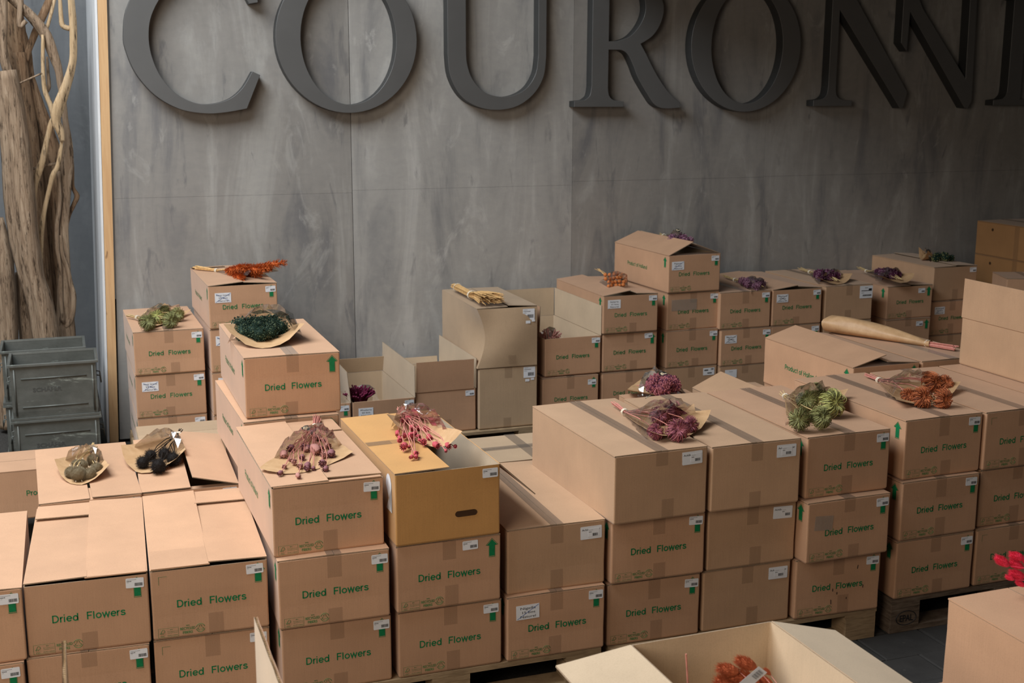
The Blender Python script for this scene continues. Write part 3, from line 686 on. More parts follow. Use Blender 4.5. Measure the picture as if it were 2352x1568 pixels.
# second row
carton('lidded carton carrying the grey thistle balls', -.175, 4.972, .379, 1.9, flaps=[('F', 0, 0, .16, .006, .384, (-.004, -.004)), ('L', .4, .8, .190, .003, .797, (.0008, .002)), ('R', 1.6, .6, .190, .003, .797, (.0006, .0008))], tapefront=False)
carton('carton hidden below the grey thistle balls', -.175, 4.972, .127, 1.9, prints='')
carton('carton with half-open lid carrying the black thistles', .210, 5.0, .376, -1.0, flaps=[('L', 1.0, 1.6, .197, .0, .8, (.001, .003)), ('R', 14, 9, .19, .0, .797, (.001, .001)), ('B', -2, -2, .18, .004, .386), ('F', 0, 0, .06, .004, .386, (-.012, -.012))], tapefront=False)
carton('carton hidden below the black thistles', .210, 5.0, .127, -1.0, prints='')
PRO = carton('long carton turned sideways, its Product print half hidden at the left edge', -.83, 6.31, .135, 0, w=.8, d=.36, prints='', tape=None, tapefront=False, flaps=[('F', .5, .5, .178, .003, .797), ('B', .5, .5, .178, .003, .797)])
words(SIDET, PRO, (.555, -.0009, .118), FRONT)
carton('grey kraft carton lying sideways at the foot of the left back stacks', .283, 6.52, .135, 0, w=.8, d=.40, h=.262, kind='grey', prints='', tapefront=False, group='plain kraft cartons', flaps=[('F', .6, .3, .198, .003, .797), ('B', .3, .5, .198, .003, .797)])
for k, (zz, nm) in enumerate(((.155, 'bottom'), (.410, 'second'))): carton(nm + ' carton hidden in the stack topped by dark green flowers', .635, 4.88, zz, .3, prints='')
carton('third carton, directly under the box with dark green flowers', .616, 4.875, .664, 1.5, prints='TMAS', flaps=None)
carton('carton carrying the dark green flower bouquet', .632, 4.915, .920, .3, prints='TMAS', tape='c')
FLT = carton('flat-lying kraft carton with crossed tape between the stacks', 1.44, 4.86, .394, 0, w=.8, d=.40, kind='grey', prints='', tapefront=False, group='plain kraft cartons', flaps=[('F', .3, .3, .198, .003, .797), ('B', .3, .3, .198, .003, .797)])
link('tape_strip', box_mesh((0, 0, 0), (.8, .05, .0006), 'toptape', 'tlong'), FLT, (0, .175, .252))
link('tape_strip', box_mesh((0, 0, 0), (.05, .4, .0006), 'toptape', 'tcross'), FLT, (.42, 0, .2528))
carton('carton hidden under the flat-lying taped carton', 1.44, 4.86, .140, 0, w=.8, d=.40, kind='grey', prints='', tapefront=False, group='plain kraft cartons')
carton('carton under the purple bouquet behind the tall kraft boxes', 2.69, 4.98, .400, 0, prints='TMB')
carton('carton hidden below the purple bouquet', 2.69, 4.98, .140, 0, prints='')
carton('carton with one raised lid flap behind the green umbels', 3.137, 5.0, .400, 0, kind='plain', flaps=[('L', 24, 24, .19, 0, .8), ('R', 3, 3, .19, 0, .8)], prints='', group='plain kraft cartons')
carton('carton hidden below the raised lid flap', 3.137, 5.0, .156, 0, h=.242, prints='')
carton('long carton with peaked lid and Product of Holland print on its side', 3.538, 4.925, .666, .5, flaps=[('L', 15, 17, .197, .003, .797), ('R', 5, 8, .19, .003, .797), ('F', -6, -6, .18, .004, .386, (-.003, -.003)), ('B', 0, 0, .18, .004, .386)], prints='TMAS', tapefront=False)
carton('carton carrying the brown paper roll', 3.945, 4.93, .666, .5, prints='A', tapefront=False, tape='c')
for zz, nm in ((.156, 'bottom'), (.411, 'second')):
    carton(nm + ' carton below the peaked lid box', 3.538, 4.925, zz, 0, prints=''); carton(nm + ' carton below the brown paper roll', 3.945, 4.93, zz, 0, prints='')

# back row along the wall
HV = ['Haver (avena)', '25 bos', 'Naturel']
carton('carton carrying the olive spiky balls, left end of the back row', .31, 7.155, .632, 1.2, prints='TMBAS')
carton('carton with blue-crossed Haver sign under the olive spiky balls', .308, 7.165, .378, .6, prints='TMBAS', sign=(HV, 'X', 'black', .035, .155, 0))
carton('bottom carton of the leftmost back stack', .308, 7.165, .124, .6, prints='TMBAS')
carton('carton with blue-crossed Haver sign carrying the orange plume', .729, 7.09, .887, 1.5, prints='TMBAS', sign=(HV, 'X', 'black', .035, .150, 0), flaps=[('L', 5, 1, .197, .0, .8), ('R', 4, 1, .19, .0, .8), ('B', 8, 8, .10, .0, .2)])
carton('second carton from the top below the orange plume', .729, 7.095, .632, .8, prints='TMBA', sign=(HV, 'X', 'black', .03, .155, 0))
t_ = carton('third carton from the top below the orange plume', .729, 7.095, .378, .8, prints='TMB')
link('torn_label', SIGN, t_, (.03, -.0013, .165), (PI/2, R(5), 0))
carton('bottom carton below the orange plume', .729, 7.095, .124, .8, prints='TM')
carton('open carton half hidden behind the dark green flower box', 1.15, 7.12, .134, 0, prints='TMBA', tapefront=False, flaps=[('L', 92, 92, .19, .004, .796), ('R', 84, 88, .19, .004, .796), ('B', 80, 80, .10, .01, .38), ('F', -80, -80, .15, .01, .38)])
carton('open carton with Phalaris sign and burgundy flowers inside', 1.552, 7.123, .134, .3, prints='TMBA', tapefront=False, sign=(['Phalaris', '20 bos', 'Natural'], '', 'black', .035, .150, 0), flaps=[('R', 90, 90, .195, .002, .798), ('L', -82, -82, .19, .02, .78), ('B', 70, 70, .11, .01, .40), ('F', -80, -80, .15, .01, .38)])
carton('brown carton with front flap folded up, beside the tall kraft boxes', 1.952, 7.144, .135, .3, h=.272, kind='print', prints='B', flaps=[('F', 92, 92, .19, .004, .375, (0, 0), 1), ('R', 91, 91, .19, .002, .798), ('L', 92, 92, .10, .004, .796), ('B', 100, 100, .045, .01, .38)])
carton('tall plain kraft carton, lower of two, standing on the pallet', 2.357, 7.128, .135, 0, h=.392, kind='grey', prints='D', group='plain kraft cartons')
# the bulging upper kraft carton has its own shape
def bulged():
    w, d, h = .395, .80, .375
    t = thing('cardboard_box', 'tall kraft carton with a bulging crushed front carrying straw', 'box', (2.345, 7.125, .529), R(-1), 'plain kraft cartons')
    mb = MB(); nz, nx = 10, 10
    def fr(u, v):  # front face
        bow = .055*math.sin(PI*min(1, v*1.02))**1.0*math.exp(-((u-.0)/.55)**2); sag = .03*math.sin(PI*v)*math.sin(PI*u)
        return (u*w + .055*math.sin(PI*v)*(1-u)**2, -sag + bow*.25, v*h)
    mb.grid(lambda a, b: fr(a, b), nx, nz, 0)
    def lf(a, b): # left face, from front edge to back
        p = fr(0, b); k = (1-a)**3
        return (p[0]*k, p[1]*k + a*d*(1-0) if a > 0 else p[1], b*h)
    mb.grid(lf, nx, nz, 0)
    def rt(a, b):
        p = fr(1, b); k = (1-a)**3; return (w + (p[0]-w)*k, p[1]*k + a*d, b*h)
    mb.grid(rt, nx, nz, 0)
    mb.grid(lambda a, b: (a*w, d, b*h), 1, nz, 0); mb.quad([(0, 0, 0), (w, 0, 0), (w, d, 0), (0, d, 0)], 1)
    link('carton_body', mb.mesh('carton_body', ['grey', 'inner'], smooth=True), t)
    for f in (('L', 1.5, .5, .2, .003, .797, (.001, 0)), ('R', 3.5, .5, .19, .003, .797, (.002, 0))): link('flap', flap_mesh(w, d, h+.004, 'grey', *f[:6], f[6]), t)
    l = link('address_label', MED, t, (w-.098, -.006, h-.082), FRONT); link('label_print', MEDP, l)
    link('small_label', box_mesh((0, 0, 0), (.03, .018, .0005), 'label', 'sl3'), t, (w-.08, -.012, h-.104), FRONT); link('small_label', box_mesh((0, 0, 0), (.022, .012, .0005), 'label', 'sl2'), t, (w-.04, -.008, h-.094), FRONT)
    link('tape_strip', box_mesh((0, 0, 0), (.05, .0004, .08), 'tape', 'tbul'), t, (.2, -.020, .02), (R(-6), 0, 0))
bulged()
carton('open carton with tall side flaps, right of the tall kraft boxes', 2.818, 7.178, .430, .5, prints='TMBA', lab=(.325, .20, 0), flaps=[('R', 90, 90, .195, .002, .798), ('L', 88, 96, .195, .10, .798), ('B', 90, 90, .195, .004, .386), ('F', -80, -80, .15, .01, .38)], tapefront=False)
carton('carton under the open tall-flap carton by the wall', 2.80, 7.17, .158, 0, h=.262, prints='TMBA', lab=(.315, .20, 0))
carton('carton with white Setaria sign carrying orange balls', 3.214, 7.165, .686, .4, prints='TMBAS', sign=(['Setaria', '15 bos', 'Natural'], '', 'black', .030, .165, 0), flaps=[('L', 8.5, 6, .197, .003, .797), ('R', 3, 2, .15, .003, .797)])
carton('carton under the Setaria sign carton', 3.222, 7.185, .430, -.3, prints='TMBA', lab=(.30, .205, 4))
carton('bottom carton below the Setaria sign', 3.222, 7.185, .158, -.3, h=.262, prints='TMBA')
PP = ['Papaver', '20 bos', 'Naturel']; PH = ['Phalaris', '20 bos', 'Natural']
carton('highest carton of the back row, with crossed sign and lilac posy', 3.697, 7.21, .922, 1.8, prints='TMBAS', sign=(PP, '/', 'black', .024, .150, 1), flaps=[('L', 25, 22, .20, .0, .8), ('R', 20, 22, .20, .0, .8), ('F', -4, -4, .18, .004, .386, (-.003, -.003))], tapefront=False)
t_ = carton('carton with wide clear tape, second in the highest back stack', 3.703, 7.225, .667, 1.2, prints='TMBAS')
link('torn_tape', box_mesh((0, 0, 0), (.19, .075, .0004), 'cleartape', 'torn2'), t_, (.03, -.0014, .13), FRONT)
carton('third carton down in the highest back stack', 3.698, 7.215, .413, .8, prints='TMBAS')
t_ = carton('bottom carton with blacked-out label in the highest back stack', 3.698, 7.215, .158, .8, prints='', kind='plain', group='plain kraft cartons')
l_ = link('address_label', BIGLABEL, t_, (.285, -.0009, .185), FRONT)
mb = MB(); line(mb, .008, .038, .030, .009, 0); line(mb, .032, .066, .010, .008, 0); bars(mb, .058, .080, .034, .046, 0, 4); link('label_print', mb.mesh('lp', ['black', 'greyink'], fix=False), l_)
carton('carton carrying the long lilac bouquet by the wall', 4.084, 7.20, .655, 0, prints='TMBA', tape='c')
carton('carton with crossed Phalaris sign below the long lilac bouquet', 4.10, 7.20, .400, 0, prints='TMBA', sign=(PH, 'x', 'black', .03, .155, 0))
carton('bottom carton below the long lilac bouquet', 4.10, 7.20, .146, 0, prints='', kind='plain', sign=(['bos', '', ''], '', 'greyink', .04, .17, 0), group='plain kraft cartons')
carton('carton with crossed Phalaris sign and gaping lid by the wall', 4.489, 7.20, .655, 0, prints='TMBA', sign=(PH, 'x', 'black', .03, .160, 0), flaps=[('L', 7, 4, .197, .003, .797), ('R', 5, 3, .19, .003, .797)])
carton('second carton below the gaping lid carton', 4.489, 7.20, .400, 0, prints='TMBA')
carton('bottom carton below the gaping lid carton', 4.489, 7.20, .146, 0, prints='TM')
carton('kraft carton with large white shipping label, plum bouquet on top', 4.915, 7.21, .655, 0, kind='plain', prints='H', w=.388, group='plain kraft cartons')
carton('second carton below the large shipping label', 4.915, 7.21, .400, 0, kind='plain', prints='', group='plain kraft cartons')
carton('bottom carton below the large shipping label', 4.915, 7.21, .146, 0, kind='plain', prints='', group='plain kraft cartons')
carton('carton carrying the right plum bouquet by the wall', 5.488, 7.29, .626, 0, h=.236, prints='TMBAS', lab=(.265, .178, 0), flaps=[('L', 1, 2, .197, .003, .797), ('R', 3, 1, .19, .003, .797)])
carton('second carton below the right plum bouquet', 5.480, 7.28, .386, 0, h=.236, prints='MBA', lab=(.265, .178, 0))
carton('bottom carton below the right plum bouquet', 5.480, 7.28, .146, 0, h=.236, prints='')
carton('taped plain carton carrying a dark green posy, right in the back row', 5.94, 7.365, .722, .5, kind='plain', prints='B', flaps=[('L', 1, 1, .197, .003, .797), ('R', 3, 4, .19, .003, .797)], group='plain kraft cartons')
carton('carton with white sign below the dark green posy', 5.93, 7.36, .466, .5, prints='TMA', sign=(['Artemisia', '20 bos', 'Natural'], '/', 'black', .035, .155, 0))
carton('bottom carton below the dark green posy', 5.93, 7.36, .146, .5, h=.315, kind='plain', prints='', group='plain kraft cartons')
for k, (zz, hh, nm) in enumerate(((.145, .315, 'bottom'), (.462, .256, 'third'), (.720, .256, 'second'), (.979, .258, 'top'))):
    t_ = carton(nm + ' ochre carton of the stack at the right edge of the back row', 6.75, 7.10, zz, 0, w=.5, h=hh, kind='umber', prints='', tapefront=False, group='ochre cartons')
    if k > 1:
        mb = MB(); mb.add([(-.0012, .012*math.cos(a*PI/5), .012*math.sin(a*PI/5)) for a in range(10)], [tuple(range(10))]); link('punched_hole', mb.mesh('hole', 'dark', fix=False), t_, (0, .62, hh-.055))
        link('tape_strip', box_mesh((-.0006, 0, 0), (0, .05, hh-.01), 'tape', ('tside', hh)), t_, (-.0008, .33, .004))
carton('printed carton turned askew in front of the ochre stack', 6.30, 7.02, .672, -24, w=.36, d=.34, prints='BA', tape='c', flaps=None)
for zz, nm in ((.160, 'bottom'), (.416, 'second')): carton(nm + ' carton below the askew carton by the ochre stack', 6.30, 7.02, zz, -24, w=.36, d=.34, prints='')

# foreground
def fluted(t, side, w, d, h, L, ang, name='flap'):
    # upright flap with a visible corrugated core between two liners
    mb = MB(); th = .0075; n = int(d/.009); hb = h - .005
    def P(s, l, o):
        a = R(ang); le = L*l; ca, sa = math.cos(a), math.sin(a)
        return (le*ca - o*sa, s, hb + le*sa + o*ca) if side == 'L' else (w - le*ca + o*sa, s, hb + le*sa + o*ca)
    rag = [1 + random.uniform(-.012, .012) for _ in range(25)]
    for o, mi in ((0, 1), (th, 0)):
        mb.grid(lambda a, b, o=o: P(a*d, b*(rag[int(a*24)] if b == 1 else 1), o), 24, 4, mi)
    # sine core along the top and the back edge
    for k in range(n*4):
        s0, s1 = d*k/(n*4), d*(k+1)/(n*4); f = lambda s_: th/2 + th*.42*math.sin(2*PI*s_/.009)
        mb.quad([P(s0, .992, f(s0)), P(s1, .992, f(s1)), P(s1, .95, f(s1)), P(s0, .95, f(s0))], 2)
    m2 = int(L/.0045)
    mb.grid(lambda a, b: P(a*d, .975, b*th), 1, 1, 3); mb.grid(lambda a, b: P(d*.997, a, b*th), 1, 1, 2)
    return link(name, mb.mesh('flap', ['print', 'inner', 'edgelight', 'edge'], fix=False), t)
g0 = carton('open carton below the frame whose two upright flaps rise at lower left', -.058, 1.75, .660, 0, flaps=[('B', -82, -82, .17, .01, .375), ('F', -82, -82, .17, .01, .375)], prints='', tapefront=False, w=.385)
fluted(g0, 'L', .385, .8, .25, .202, 90); fluted(g0, 'R', .385, .8, .25, .196, 90)
o1 = carton('open kraft carton with spread flaps and terracotta bunny tails, bottom centre', 1.24, 1.755, .650, .5, w=.40, d=.79, h=.252, kind='grey', prints='', tapefront=False, group='plain kraft cartons',
            flaps=[('L', 184, 186, .20, .002, .788, (0, 0), 1), ('R', 197, 196, .205, .002, .788, (0, 0), 1), ('F', 200, 200, .18, .004, .396)])
o1.rotation_euler = (0, 0, R(.8))
zt = carton('kraft-brown carton with hot pink bunny tails, bottom right corner', 2.145, 1.71, .652, 0, prints='', tapefront=False, flaps=[('L', .5, .5, .197, .0, .8), ('R', .5, .5, .19, .0, .8)])
words(SIDET, zt, (-.0011, .8*.66, .105), SIDE)
for xx, nm in ((-.058, 'below the two upright flaps'), (1.24, 'below the terracotta bunny tails'), (2.125, 'below the hot pink bunny tails')):
    for zz, n2 in ((.145, 'bottom'), (.398, 'second')): carton(n2 + ' carton ' + nm, xx, 1.73, zz, 0, prints='', tapefront=False)
pallet('pallet below the two upright flaps in the foreground', -.45, 1.73, .144)
pallet('pallet below the open foreground cartons', .85, 1.73, .144)
pallet('pallet below the foreground carton at the right', 2.08, 1.73, .144)

# ------------------------------------------------------------------ metal crates
def metal():
    t = NT('galvanised_steel'); a = t.noise(5, (1, 1, 1.6), detail=6, rough=.7); b = t.noise(2.5, (1.2, 1, 5), detail=6, rough=.75, dist=.6)
    c = t.ramp(a, [(.3, (.085, .09, .08)), (.6, (.135, .14, .128)), (.8, (.17, .18, .165))])
    c = t.mix(t.ramp(b, [(.585, (0, 0, 0)), (.66, (.6, .6, .6))]), c, (.42, .47, .42)); t.set(c, .5, .4, .35); t.bump(a, .15, .004); return t.m
M['metal'] = metal()
def crate(label, x, y, z):
    w, d, h = .50, .385, .333; i = .014; b = .018
    t = thing('metal_crate', label, 'crate', (x, y, z), 0, 'galvanised stacking crates')
    mb = MB()
    def ring(ins, zz): return [(ins, ins, zz), (w-ins, ins, zz), (w-ins, d-ins, zz), (ins, d-ins, zz)]
    rs = [ring(b, .012), ring(i, .05), ring(i, h-.012), ring(i+.003, h-.012), ring(i+.003, .03)]
    for a_, c_ in zip(rs, rs[1:]): mb.add(a_ + c_, [(k, (k+1) % 4, 4+(k+1) % 4, 4+k) for k in range(4)])
    mb.add(rs[0], [(3, 2, 1, 0)]); mb.add(rs[-1], [(0, 1, 2, 3)])
    link('crate_body', mb.mesh('crate_body', 'metal', fix=False), t)
    mb = MB(); rp = [(0, h-.014), (0, h-.002), (.004, h), (.016, h), (.018, h-.012), (.006, h-.016)]
    for q in range(6):
        o0, z0 = rp[q]; o1, z1 = rp[(q+1) % 6]; A, B_ = ring(o0, z0), ring(o1, z1)
        mb.add(A + B_, [(k, (k+1) % 4, 4+(k+1) % 4, 4+k) for k in range(4)])
    link('rim', mb.mesh('rim', 'metal'), t)
    mb = MB(); mb.box((.002, .002, .0), (w-.002, .016, .014)); mb.box((.002, d-.016, 0), (w-.002, d-.002, .014)); mb.box((.002, .016, 0), (.016, d-.016, .014)); mb.box((w-.016, .016, 0), (w-.002, d-.016, .014)); link('foot_rim', mb.mesh('foot_rim', 'metal'), t)
    mb = MB(); y0 = i - .0045
    for k in range(2):
        zz = (.075, .245)[k]; mb.tube([(.07, y0+.003, zz), (w-.07, y0+.003, zz)], .005, 6)
    for xx in (.035, w-.035): mb.tube([(xx, y0+.003, .03), (xx, y0+.003, h-.03)], .006, 6)
    link('pressed_rib', mb.mesh('pressed_rib', 'metal', smooth=True), t)
    mb = MB(); put(mb, text('SCH\u00c4FER', 'black', .03, .024, .16), 0, 0); M_ = mb.mesh('emb', 'emboss', fix=False); link('embossed_lettering', M_, t, (.13, i-.0012, .165), FRONT)
    for sx in (-1, 1):
        x0 = 0 if sx < 0 else w; mb = MB(); p = [(x0 - sx*.012, .13, .215), (x0 + sx*.010, .13, .21), (x0 + sx*.012, .13, .17), (x0 + sx*.012, .25, .17), (x0 + sx*.010, .25, .21), (x0 - sx*.012, .25, .215)]
        mb.tube(p, .004, 6); link('handle', mb.mesh('handle', 'metal', smooth=True), t)
    return t
crate('upper grey metal crate at the front, with pale scratches', -.380, 7.50, .335)
crate('lower grey metal crate standing on the floor under the scratched one', -.380, 7.50, 0)
crate('upper metal crate behind the scratched one, only its rim in view', -.440, 7.925, .335)
crate('lower metal crate on the floor behind the front crate stack', -.440, 7.925, 0)

# ------------------------------------------------------------------ driftwood
def drift(name, a, b, c):
    t = NT(name); g = t.noise(7.0, (6, 6, .45), detail=8, rough=.7, dist=1.2); k = t.noise(9, (5, 5, .7), detail=6, rough=.75)
    cc = t.ramp(g, [(.32, a), (.48, b), (.68, c)]); cc = t.mix(t.ramp(k, [(.37, (.9, .9, .9)), (.47, (0, 0, 0))]), cc, (.04, .024, .014)); t.set(cc, .85, .2); t.bump(g, .7, .02); return t.m
M['drift'] = drift('driftwood', (.12, .08, .052), (.27, .185, .12), (.39, .29, .20)); M['driftlight'] = drift('pale_driftwood', (.36, .235, .125), (.50, .35, .20), (.56, .41, .26)); M['driftdark'] = drift('dark_driftwood', (.10, .055, .03), (.21, .125, .07), (.30, .20, .12))
DRIFT=[('log',[(-0.313,8.550,2.339,0.0821),(-0.278,8.550,2.051,0.0855),(-0.268,8.550,1.750,0.0890),(-0.267,8.550,1.472,0.0980),(-0.257,8.550,1.246,0.0902),(-0.231,8.550,1.017,0.0766),(-0.198,8.550,0.872,0.0770),(-0.175,8.550,0.623,0.0775),(-0.151,8.550,0.371,0.0781),(-0.130,8.550,0.160,0.0785),]),
('trunk',[(-0.424,8.600,1.416,0.0448),(-0.414,8.600,1.133,0.0762),(-0.415,8.600,0.904,0.0738),(-0.413,8.600,0.629,0.0629),(-0.436,8.600,0.323,0.0691),(-0.441,8.600,0.175,0.0693),]),
('trunk',[(-0.321,8.620,1.040,0.0285),(-0.311,8.620,0.954,0.0428),(-0.310,8.620,0.780,0.0516),(-0.297,8.620,0.618,0.0605),(-0.297,8.620,0.307,0.0638),(-0.302,8.620,0.158,0.0641),]),
('trunk',[(-0.240,8.850,2.845,0.0842),(-0.246,8.850,2.627,0.0846),(-0.218,8.850,2.463,0.0851),(-0.185,8.850,2.297,0.0570),(-0.148,8.850,2.129,0.0659),(-0.106,8.850,1.959,0.0750),(-0.065,8.850,1.758,0.0755),(-0.064,8.850,1.527,0.0700),(-0.074,8.850,1.205,0.0706),(-0.070,8.850,0.847,0.0652),(-0.061,8.850,0.559,0.0597),(-0.068,8.850,0.238,0.0602),(-0.067,8.850,0.160,0.0603),]),
('trunk',[(-0.215,8.750,2.460,0.0449),(-0.199,8.750,2.213,0.0423),(-0.177,8.750,1.990,0.0398),(-0.168,8.750,1.737,0.0372),(-0.161,8.750,1.451,0.0346),(-0.161,8.750,1.220,0.0348),(-0.156,8.750,0.808,0.0351),]),
('branch',[(0.118,8.500,2.831,0.0191),(0.115,8.500,2.778,0.0192),(0.116,8.500,2.642,0.0220),(0.110,8.500,2.506,0.0221),(0.098,8.500,2.395,0.0221),(0.056,8.500,2.265,0.0277),(-0.000,8.500,2.127,0.0360),(-0.025,8.500,2.034,0.0305),(-0.003,8.500,1.966,0.0250),(0.006,8.500,1.902,0.0167),]),
('branch',[(-0.028,8.500,2.056,0.0166),(-0.055,8.500,2.007,0.0166),(-0.089,8.500,1.895,0.0167),(-0.123,8.500,1.777,0.0195),(-0.154,8.500,1.695,0.0223),(-0.178,8.500,1.613,0.0167),(-0.198,8.500,1.474,0.0140),]),
('branch',[(0.007,8.520,1.913,0.0112),(-0.030,8.520,1.753,0.0140),(-0.063,8.520,1.692,0.0168),(-0.086,8.520,1.623,0.0140),(-0.131,8.520,1.465,0.0140),(-0.163,8.520,1.303,0.0169),(-0.180,8.520,1.133,0.0170),]),
('branch',[(0.049,8.500,2.829,0.0109),(0.050,8.500,2.776,0.0109),(0.049,8.500,2.675,0.0137),(0.055,8.500,2.620,0.0165),(0.096,8.500,2.602,0.0165),]),
('branch',[(-0.276,8.650,2.825,0.0246),(-0.214,8.650,2.765,0.0247),(-0.146,8.650,2.706,0.0304),(-0.087,8.650,2.632,0.0333),(-0.045,8.650,2.563,0.0334),(-0.013,8.650,2.455,0.0307),(0.014,8.650,2.343,0.0224),(0.019,8.650,2.258,0.0197),(0.028,8.650,2.158,0.0169),(0.033,8.650,2.020,0.0170),(0.040,8.650,1.880,0.0227),(0.024,8.650,1.767,0.0370),(-0.000,8.650,1.512,0.0258),(-0.023,8.650,1.321,0.0259),(-0.038,8.650,1.049,0.0347),(-0.051,8.650,0.736,0.0495),(-0.051,8.650,0.522,0.0497),(-0.062,8.650,0.222,0.0442),]),
('branch',[(0.026,8.700,2.842,0.0112),(0.017,8.700,2.788,0.0112),(-0.026,8.700,2.649,0.0112),(-0.048,8.700,2.597,0.0112),]),
('branch',[(0.008,8.750,2.845,0.0252),(-0.009,8.750,2.791,0.0252),(-0.073,8.750,2.664,0.0253),(-0.150,8.750,2.497,0.0197),(-0.180,8.750,2.406,0.0169),]),
('branch',[(-0.065,8.620,2.567,0.0111),(-0.079,8.620,2.396,0.0111),(-0.080,8.620,2.230,0.0140),(-0.048,8.620,2.117,0.0168),(-0.040,8.620,2.048,0.0141),]),
('branch',[(-0.051,8.680,2.433,0.0084),(-0.053,8.680,2.329,0.0112),(-0.053,8.680,2.244,0.0141),(-0.077,8.680,2.200,0.0113),]),
('twig',[(-0.222,8.580,2.265,0.0055),(-0.158,8.580,2.295,0.0055),(-0.086,8.580,2.328,0.0055),]),
('twig',[(-0.187,8.560,1.725,0.0084),(-0.118,8.560,1.741,0.0084),(-0.043,8.560,1.759,0.0084),]),
('branch',[(0.051,8.700,1.877,0.0114),(0.058,8.700,1.736,0.0115),(0.052,8.700,1.599,0.0115),(0.075,8.700,1.535,0.0173),(0.049,8.700,1.475,0.0144),(0.015,8.700,1.407,0.0144),(-0.006,8.700,1.335,0.0145),]),
('branch',[(-0.047,8.620,1.288,0.0143),(-0.044,8.620,1.169,0.0144),(-0.018,8.620,1.067,0.0144),(-0.001,8.620,0.958,0.0145),(0.010,8.620,0.879,0.0174),(-0.006,8.620,0.753,0.0174),(-0.031,8.620,0.698,0.0174),(-0.055,8.620,0.676,0.0174),]),
('branch',[(-0.030,8.600,1.706,0.0141),(-0.035,8.600,1.517,0.0142),(-0.062,8.600,1.350,0.0143),(-0.071,8.600,1.210,0.0143),(-0.062,8.600,1.057,0.0115),(-0.072,8.600,0.863,0.0144),(-0.066,8.600,0.710,0.0145),]),
('branch',[(-0.279,8.600,2.826,0.0272),(-0.283,8.600,2.774,0.0272),(-0.300,8.600,2.615,0.0328),(-0.312,8.600,2.482,0.0329),(-0.295,8.600,2.367,0.0330),(-0.280,8.600,2.321,0.0276),]),
('branch',[(-0.178,8.620,2.831,0.0164),(-0.191,8.620,2.724,0.0165),(-0.203,8.620,2.618,0.0138),(-0.160,8.620,2.651,0.0138),]),
]
